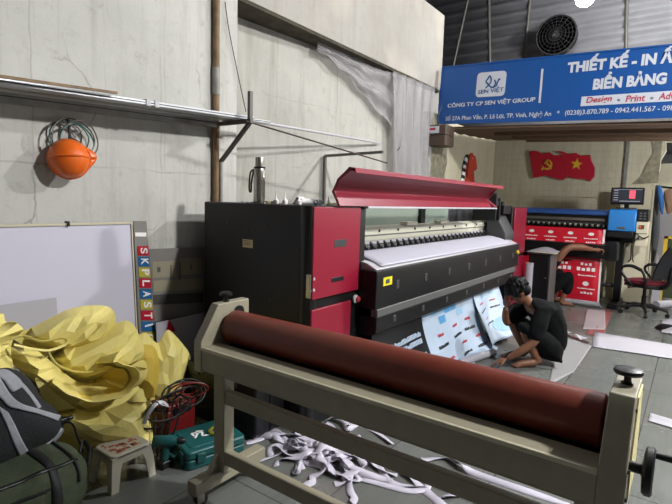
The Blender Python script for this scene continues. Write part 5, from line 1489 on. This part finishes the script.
obj('grey_stripe', band([(-3, 405), (6, 424), (14, 444), (22, 462)], [(8, 412), (15, 425), (22, 440), (31, 455)], .014), 'grey_fabric', bp, solid=.008, solid_off=0, label='grey diagonal stripe')
obj('lower_edge', band([(-6, 472), (18, 459), (42, 446), (54, 438), (61, 428)], [(-6, 480), (20, 466), (44, 453), (58, 444), (65, 431)], .014), 'grey_fabric', bp, solid=.012, solid_off=0, label='grey lower edge')
bkl = onb(62, 421, .03)
obj('buckle', B().box(bkl, (.03, .055, .03)).box(bkl+V((.01, .035, .008)), (.02, .03, .018)), 'black_plastic', bp, bevel=.005)
obj('side_strap', B().tube(cr([bkl, bkl+V((.03, .035, -.02)), bkl+V((.05, .05, -.09)), bkl+V((.06, .07, -.17))], 6), .010, 8, flat=.4), 'strap', bp)

# ================================================================== FLOOR THINGS BY THE LAMINATOR
st = thing('plastic_stool', 'small beige plastic stool under the edge of the yellow tarpaulin', 'stool', (-2.325, 1.345, 0))
x0, x1, y0, y1, hz_s = -2.43, -2.225, 1.225, 1.465, .185
b = B(); 
def rrect(x0, x1, y0, y1, r, z, n=5): return [(x, y, z) for x, y in rounded(x0, x1, y0, y1, r, n)]
obj('seat', B().prism(rrect(x0+.01, x1-.01, y0+.01, y1-.01, .03, hz_s-.022), (0, 0, .022)), 'stool_plastic', st, bevel=.006)
for fx, sx in ((x0, 1), (x1, -1)):
    for fy, sy in ((y0, 1), (y1, -1)):
        b = B()
        a = [(fx+sx*.012, fy+sy*.012), (fx+sx*.075, fy+sy*.012), (fx+sx*.075, fy+sy*.022), (fx+sx*.022, fy+sy*.022), (fx+sx*.022, fy+sy*.075), (fx+sx*.012, fy+sy*.075)]
        c_ = [(fx-sx*.004, fy-sy*.004), (fx+sx*.034, fy-sy*.004), (fx+sx*.034, fy+sy*.006), (fx+sx*.006, fy+sy*.006), (fx+sx*.006, fy+sy*.034), (fx-sx*.004, fy+sy*.034)]
        va = [b.bm.verts.new((*p, hz_s-.02)) for p in a]; vm = [b.bm.verts.new(V((*p, hz_s-.02)).lerp(V((*r, .0)), .38).lerp(V((*r, hz_s*.6)), .35)) for p, r in zip(a, c_)]; vc = [b.bm.verts.new((*p, 0)) for p in c_]
        b.bm.faces.new(va); b.bm.faces.new(vc[::-1]); b._q(va, vm); b._q(vm, vc)
        obj('leg', b, 'stool_plastic', st, smooth=60)
obj('skirt', B().bx(x0+.012, x1-.012, y0+.010, y0+.016, hz_s-.05, hz_s-.01).bx(x0+.012, x1-.012, y1-.016, y1-.010, hz_s-.05, hz_s-.01).bx(x0+.010, x0+.016, y0+.012, y1-.012, hz_s-.05, hz_s-.01).bx(x1-.016, x1-.010, y0+.012, y1-.012, hz_s-.05, hz_s-.01), 'stool_plastic', st)
b = B(); rnd = random.Random(2)
for k in range(22): b.box((rnd.uniform(x0+.04, x1-.04), rnd.uniform(y0+.04, y1-.05), hz_s+.0006), (rnd.uniform(.006, .03), rnd.uniform(.006, .03), .0012))
obj('seat_print', b, 'stool_print', st, label='worn reddish print')

tcx, tcy, ta = -2.205, 1.795, math.radians(-14.5)
tc_ = thing('tool_case', 'teal plastic power tool case lying flat behind the laminator foot', 'case', (tcx, tcy, 0), ta)
Rz = M.Rotation(ta, 3, 'Z'); TC = V((tcx, tcy, 0))
def tl(x, y, z): return TC+Rz @ V((x, y, z))
def tprism(pts, z0, z1):
    return B().prism([tl(x, y, z0) for x, y in pts], (0, 0, z1-z0))
rc = rounded(-.15, .15, -.18, .18, .03)
obj('base', tprism(rc, .0, .055), 'teal', tc_, bevel=.008)
ld = obj('lid', tprism(rc, .058, .105), 'teal', tc_, bevel=.010)
obj('seam', tprism(rounded(-.147, .147, -.177, .177, .03), .054, .059), 'teal_dark', tc_)
obj('lid_recess', tprism(rounded(-.11, .11, -.14, .14, .02), .105, .109), 'teal', ld, bevel=.004)
for y in (-.10, .02):
    obj('latch', B().box(tl(.155, y-.0, .062), (.016, .05, .055), Rz.to_3x3()), 'teal_dark', tc_, bevel=.004)
for x in (-.09, .09): obj('latch', B().box(tl(x, -.187, .058), (.045, .016, .07), Rz), 'teal_dark', tc_, bevel=.004)
obj('handle', B().tube(cr([tl(-.05, -.185, .06), tl(-.05, -.22, .06), tl(.05, -.22, .06), tl(.05, -.185, .06)], 5), .010, 8), 'teal_dark', tc_)
b = B()
for (xa, ya, xb, yb) in ((-.05, -.07, -.01, -.07), (-.05, -.07, -.03, -.01), (-.03, -.01, .01, -.03), (.01, -.03, .03, .02), (-.045, -.03, .015, -.075), (-.06, -.04, -.045, .0)):
    b.bar(tl(xa, ya, .1100), tl(xb, yb, .1100), .012, .002)
obj('painted_mark', b, 'print_white', ld, label='white painted mark')
single('tape_roll', B().torus(tl(.02, .06, .118), (0, 0, 1), .045, .009, 32, 8).torus(tl(.02, .06, .124), (0, 0, 1), .038, .006, 32, 8), 'olive_tape', 'olive green ring of tape lying on the teal tool case', 'tape')
bc = thing('black_case', 'black hard case standing behind the teal tool case against the printer', 'case', (-2.48, 2.16, 0))
obj('shell', B().prism([(x, 2.05, z) for x, z in rounded(-2.80, -2.06, .0, .37, .05)], (0, .13, 0)), 'black_plastic', bc, bevel=.012)
obj('shell', B().prism([(x, 2.185, z) for x, z in rounded(-2.80, -2.06, .0, .37, .05)], (0, .13, 0)), 'black_plastic', bc, bevel=.012)
for x in (-2.62, -2.25): obj('latch', B().box((x, 2.05, .33), (.06, .02, .05)), 'dark_grey', bc, bevel=.004)
obj('handle', B().tube(cr([(-2.52, 2.18, .37), (-2.51, 2.18, .41), (-2.37, 2.18, .41), (-2.36, 2.18, .37)], 5), .012, 8), 'dark_grey', bc)
for k in range(3): obj('rib', B().bx(-2.72, -2.14, 2.044, 2.052, .07+k*.08, .09+k*.08), 'black_plastic', bc)
rb = thing('red_toolbox', 'small dark red box among black cables beside the teal case', 'box', (-2.52, 1.78, 0))
obj('body', B().bx(-2.60, -2.44, 1.70, 1.90, .0, .20), 'red_plastic', rb, bevel=.008)
obj('lid', B().bx(-2.605, -2.435, 1.695, 1.905, .203, .235), 'red_plastic', rb, bevel=.008)
obj('lid_lip', B().bx(-2.437, -2.43, 1.74, 1.86, .17, .21), 'black_plastic', rb)
b = B(); rnd = random.Random(17)
cbs = thing('cable_tangle', 'tangle of black cables over the small red box', 'cables', (-2.45, 1.7, 0))
for k in range(9):
    c = V((-2.44+rnd.uniform(-.07, .05), 1.74+rnd.uniform(-.14, .2), .24+rnd.uniform(-.03, .05)))
    pts = []
    for i in range(8):
        t = 2*PI*i/8
        pts.append(c+V((.05*math.cos(t+k), (.09+.03*(k % 3))*math.cos(t), (.045+.03*(k % 2))*math.sin(t))))
    obj('cable', B().tube(cr(pts, 4, True), .0055, 6, closed=True), 'cable' if k % 3 else 'red_plastic', cbs)
for k in range(4):
    obj('cable', B().tube(cr([V((-2.42, 1.60+.06*k, .27)), V((-2.36, 1.56+.05*k, .18)), V((-2.36, 1.54+.04*k, .07)), V((-2.32-.04*k, 1.52+.05*k, .007))], 6), .006, 6), 'cable', cbs)
tie = [at(*p, x=-2.36) for p in ((144, 424), (148, 414), (156, 404), (163, 402), (168, 406), (160, 404), (157, 401))]
single('white_strap', B().tube(cr(tie, 6), .011, 8, flat=.25), 'white_gloss', 'white plastic tie knotted over the black cables', 'strap')
dr_ = thing('power_drill', 'small teal power tool standing between stool and teal case', 'tool', (-2.235, 1.545, 0))
D0 = V((-2.25, 1.545, 0))
obj('battery', B().box(D0+V((0, 0, .022)), (.065, .075, .044)), 'black_plastic', dr_, bevel=.008)
obj('grip', B().tube([D0+V((0, 0, .04)), D0+V((0, .01, .12))], [.022, .019], 12), 'teal_dark', dr_)
obj('motor_body', B().lathe([(.022, -.07), (.03, -.06), (.031, .03), (.024, .06)], D0+V((0, .01, .145)), (.75, .65, 0), 20), 'teal', dr_)
obj('chuck', B().lathe([(.018, .06), (.019, .09), (.008, .105)], D0+V((0, .01, .145)), (.75, .65, 0), 16), 'black_plastic', dr_)
b = B()

# white vinyl offcuts
def ribbon(pts, w=.032, tw=0., n=5, seed=0, flat=True):
    p = cr(pts, n); k = len(p)
    def fn(u, v):
        a = u*(k-1); i = min(int(a), k-2); c = p[i].lerp(p[i+1], a-i); t = (p[min(i+2, k-1)]-p[max(i-1, 0)]).normalized()
        s = t.cross(V((0, 0, 1)))
        if s.length < 1e-3: s = V((1, 0, 0))
        s.normalize(); up = s.cross(t)
        an = tw*math.sin(u*7+seed)*1.2
        q = c+(s*math.cos(an)+up*math.sin(an))*w*(v-.5)
        q.z = max(q.z, .002); return q
    return B().grid(fn, k*2, 2)
rnd = random.Random(23)
CP = V((-1.66, 2.20, 0))
LABP = 'narrow white vinyl offcut strip in the tangled pile under the laminator'
for k in range(26):
    c = CP+V((rnd.gauss(0, .15), rnd.gauss(0, .075), 0)); pts = []
    th = rnd.uniform(0, 2*PI); L_ = rnd.uniform(.35, .7); n_ = 8
    p = c-V((math.cos(th), math.sin(th)*.6, 0))*L_*.4
    for i in range(n_):
        th += rnd.uniform(-.8, .8)
        p = p+V((math.cos(th), math.sin(th)*.6, 0))*L_/n_
        d = (p-CP); hmax = max(.0, .09-.24*math.hypot(d.x*.8, d.y*1.5))
        pts.append(V((p.x, p.y, .004+rnd.random()*hmax*(1 if 0 < i < n_-1 else .5))))
    single('vinyl_strip', ribbon(pts, .042, .55, 5, k), 'pvc_strip', LABP, 'strip', 'vinyl offcuts in the pile', solid=.0007, smooth=60)
def fl(px, py, z=.004): p = at(px, py, z=z); return p
def stripf(pxs, lab, w=.034, tw=.25, seed=0):
    single('vinyl_strip', ribbon([at(p[0], p[1], z=(p[2] if len(p) > 2 else .004)) for p in pxs], w, tw, 6, seed), 'pvc_strip', lab, 'strip', 'loose vinyl offcuts', solid=.0012, smooth=60)
stripf([(312, 461), (322, 468), (345, 475), (380, 484), (408, 491), (425, 489), (428, 484)], 'long straight white vinyl strip stretched across the floor to the right of the pile', .04, .15)
stripf([(376, 456), (381, 470), (390, 482), (410, 486), (427, 486)], 'white vinyl strip curving from the pile to the right end of the long strip', .04, .5, 2)
stripf([(402, 472), (418, 484), (432, 498), (448, 510), (470, 522)], 'wide white vinyl strip running down towards the bottom edge of the photo', .05, .7, 1)
stripf([(246, 443), (254, 441), (262, 438), (264, 432), (268, 431), (272, 436)], 'short curled white vinyl strip beside the teal case', .04, .3, 3)
stripf([(252, 458), (258, 460), (275, 456), (290, 447), (305, 440)], 'white vinyl strip reaching left from the pile towards the laminator foot', .035, .4, 4)
stripf([(296, 455), (298, 466), (294, 474), (299, 470, .03), (301, 462, .04)], 'small white vinyl curl hanging in front of the pile', .028, .9, 5)
stripf([(422, 460), (445, 459), (462, 464, .03), (475, 474, .01), (520, 490), (570, 505)], 'white vinyl strip lying alone under the middle of the laminator', .045, .8, 6)
stripf([(325, 421), (335, 418, .02), (345, 421, .03), (348, 428, .02), (360, 424), (376, 432), (392, 444)], 'white vinyl strip looping behind the laminator brace', .045, .6, 7)
stripf([(440, 499), (470, 492), (500, 500), (540, 512)], 'crumpled white vinyl strip near the bottom centre of the photo', .05, .9, 8)
b = B()
rr_ = [fl(*p, .05) for p in ((150, 0),)] if False else None

# ================================================================== FLOOR PAPERS
def paper(pxs, m, lab, cat='paper', z=.003, amp=.004, nm='paper_sheet'):
    P4 = [at(*p, z=z) for p in pxs]
    def fn(u, v):
        p = P4[0].lerp(P4[1], u).lerp(P4[3].lerp(P4[2], u), v)
        return p+V((0, 0, amp*(NZ.noise(V((u*3, v*3, z*90)))+.6)))
    return single(nm, B().grid(fn, 14, 14), m, lab, cat, solid=.001)
paper([(582.5, 329), (587, 308.5), (605, 309.5), (605.5, 330)], 'paper_pink', 'pale pink sheet of paper on the floor behind the crouching man', z=.004)
paper([(585, 334), (606, 309), (612, 311), (603, 338)], 'paper_red', 'reddish paper strip beside the pale pink sheet on the floor', z=.002)
paper([(592, 347), (594, 332), (700, 349), (705, 364)], 'paper', 'long white paper sheet lying across the floor in front of the office chair', z=.006, amp=.006)
paper([(548, 386), (560, 335), (592, 346), (574, 372)], 'paper_grey', 'large thin sheet on the floor behind the crouching man', z=.0025, amp=.002)
def curl(u, v):
    a, c = at(566, 334, z=.01), at(592, 343, z=.01); p = a.lerp(c, u)
    return p+V((-.02*v, .12*(v-.5), .004+.05*abs(math.sin(u*PI*1.6))*(1-v)+.02*v*v))
single('paper_curl', B().grid(curl, 18, 10), 'paper', 'small curled paper standing up at the left end of the long white sheet', 'paper', solid=.001)
paper([(648, 421), (650, 413), (700, 428), (700, 437)], 'paper', 'white paper piece on the bright tiles right of the laminator knob', z=.004)
rj = [at(656, 305, z=.09), at(680, 303, z=.09)]
single('paper_roll', B().lathe([(.03, 0), (.06, 0), (.06, .34), (.03, .34), (.03, .001)], rj[0], (rj[1]-rj[0]).normalized(), 22), 'paper', 'white printed paper roll lying right of the office chair', 'roll')
def heapf(k, m, lab, cx0, cy0, s):
    c = at(cx0, cy0, z=.0)
    single('crumpled_paper', B().grid(lambda u, v: c+V((s*(u-.5), s*(v-.5), .012+.14*s*(1+crumple(u*1.2, v*1.2, k, 5, 1.5))*math.sin(u*PI)*math.sin(v*PI)+.002)), 24, 24), m, lab, 'paper', solid=.001)
heapf(3, 'paper', 'crumpled white paper on the floor at the right edge below the paper roll', 675, 324, .30)
heapf(5, 'paper', 'crumpled white paper nearest the camera at the right edge of the work floor', 676, 333, .3)
c = at(668, 330, z=0)
single('black_bag', pillow([c+V((.14*math.cos(t), .14*math.sin(t), .01)) for t in np.linspace(0, 2*PI, 12)[:-1]], (0, 0, 1), .06, .005, 10, 60, .02, 4), 'black_plastic', 'small black bag on the floor at the right edge by the papers', 'bag')
bxx = at(630, 296, z=0)
cb = thing('cardboard_box', 'low brown cardboard box on the floor behind the office chair', 'box', bxx)
obj('carton', B().bx(bxx.x-.16, bxx.x+.1, bxx.y-.02, bxx.y+.2, 0, .13), 'cardboard', cb, bevel=.003)
obj('flap', B().bx(bxx.x-.16, bxx.x+.1, bxx.y-.10, bxx.y-.02, .125, .131), 'cardboard', cb)
single('plastic_tray', B().bx(bxx.x-.24, bxx.x+.24, bxx.y-.34, bxx.y-.16, 0, .03), 'paper', 'flat white tray on the floor under the office chair', 'tray')

# ================================================================== BEHIND THE FAR WALL
def R9(px, py, y): return at(px, py, y=y)
rk = thing('clothes_rack', 'dark clothes rack behind the broken wall edge at the right', 'rack', R9(665, 300, 9.9))
a, c = R9(654, 186, 9.9), R9(690, 190, 9.9)
obj('rail', B().tube([a, c], .018, 10), 'guard', rk)
obj('post', B().tube([V((a.x+.02, a.y, 0)), V((a.x+.02, a.y, a.z))], .02, 10), 'guard', rk)
obj('post', B().tube([V((c.x, c.y, 0)), V((c.x, c.y, c.z))], .02, 10), 'guard', rk)
def cloth(pxs, y, m, lab, bul=.07, seed=1):
    single('hanging_cloth', pillow([R9(*p, y) for p in pxs], (0, -1, 0), bul, .04, 14, 90, .05, seed, 5), m, lab, 'cloth', 'clothes hanging behind the wall', smooth=60)
cloth([(654, 190), (659, 188), (660, 215), (659, 240), (654, 262), (651, 262), (652, 225)], 9.85, 'cloth_grey', 'dark grey garment hanging nearest the broken wall edge', .08, 3)
cloth([(657, 189), (661, 186), (664, 200), (663, 214), (660, 210)], 9.7, 'denim_blue', 'bright blue cloth hanging on the rack', .06, 4)
cloth([(664, 192), (672, 190), (676, 206), (668, 214), (665, 205)], 9.75, 'cloth_tan', 'tan garment hanging right of the blue cloth', .07, 5)
a, c = R9(663, 143, 9.8), R9(690, 163, 9.8)
single('dark_board', B().bx(a.x, c.x, 9.8, 9.84, c.z, a.z), 'guard', 'dark board hung high behind the broken wall edge', 'board')
a, c = R9(657, 212, 10.2), R9(666, 300, 10.2)
single('partition_board', B().bx(a.x, c.x, 10.2, 10.24, 0, a.z), 'white_gloss', 'narrow white panel standing below the blue cloth', 'panel')
fy = thing('framed_board', 'yellow edged green board leaning behind the office chair backrest', 'board', R9(669, 290, 9.3))
a, c = R9(664.5, 236, 9.3), R9(695, 238, 9.3)
obj('face', B().bx(a.x+.03, c.x, 9.3, 9.32, .1, a.z-.03), 'green_fabric', fy)
obj('frame', B().bx(a.x, a.x+.05, 9.28, 9.33, .0, a.z).bx(a.x, c.x, 9.28, 9.33, a.z-.04, a.z), 'trim_yellow', fy)
a = R9(659, 262, 9.25)
single('paper_bag', B().prism([(a.x-.06, 9.22, 0), (a.x+.06, 9.22, 0), (a.x+.07, 9.22, a.z), (a.x-.03, 9.22, a.z+.05)], (0, .06, 0)), 'paper', 'white folded sheet standing behind the office chair armrest', 'paper')

# ================================================================== LIGHT
w = bpy.data.worlds.new('daylight'); sc.world = w; w.use_nodes = True
bg = w.node_tree.nodes['Background']; bg.inputs[0].default_value = (.92, .96, 1, 1); bg.inputs[1].default_value = WORLD_E
sc.view_settings.exposure = EXPO
sc.cycles.use_denoising = True
sc.cycles.max_bounces = 8
sc.cycles.sample_clamp_indirect = 8
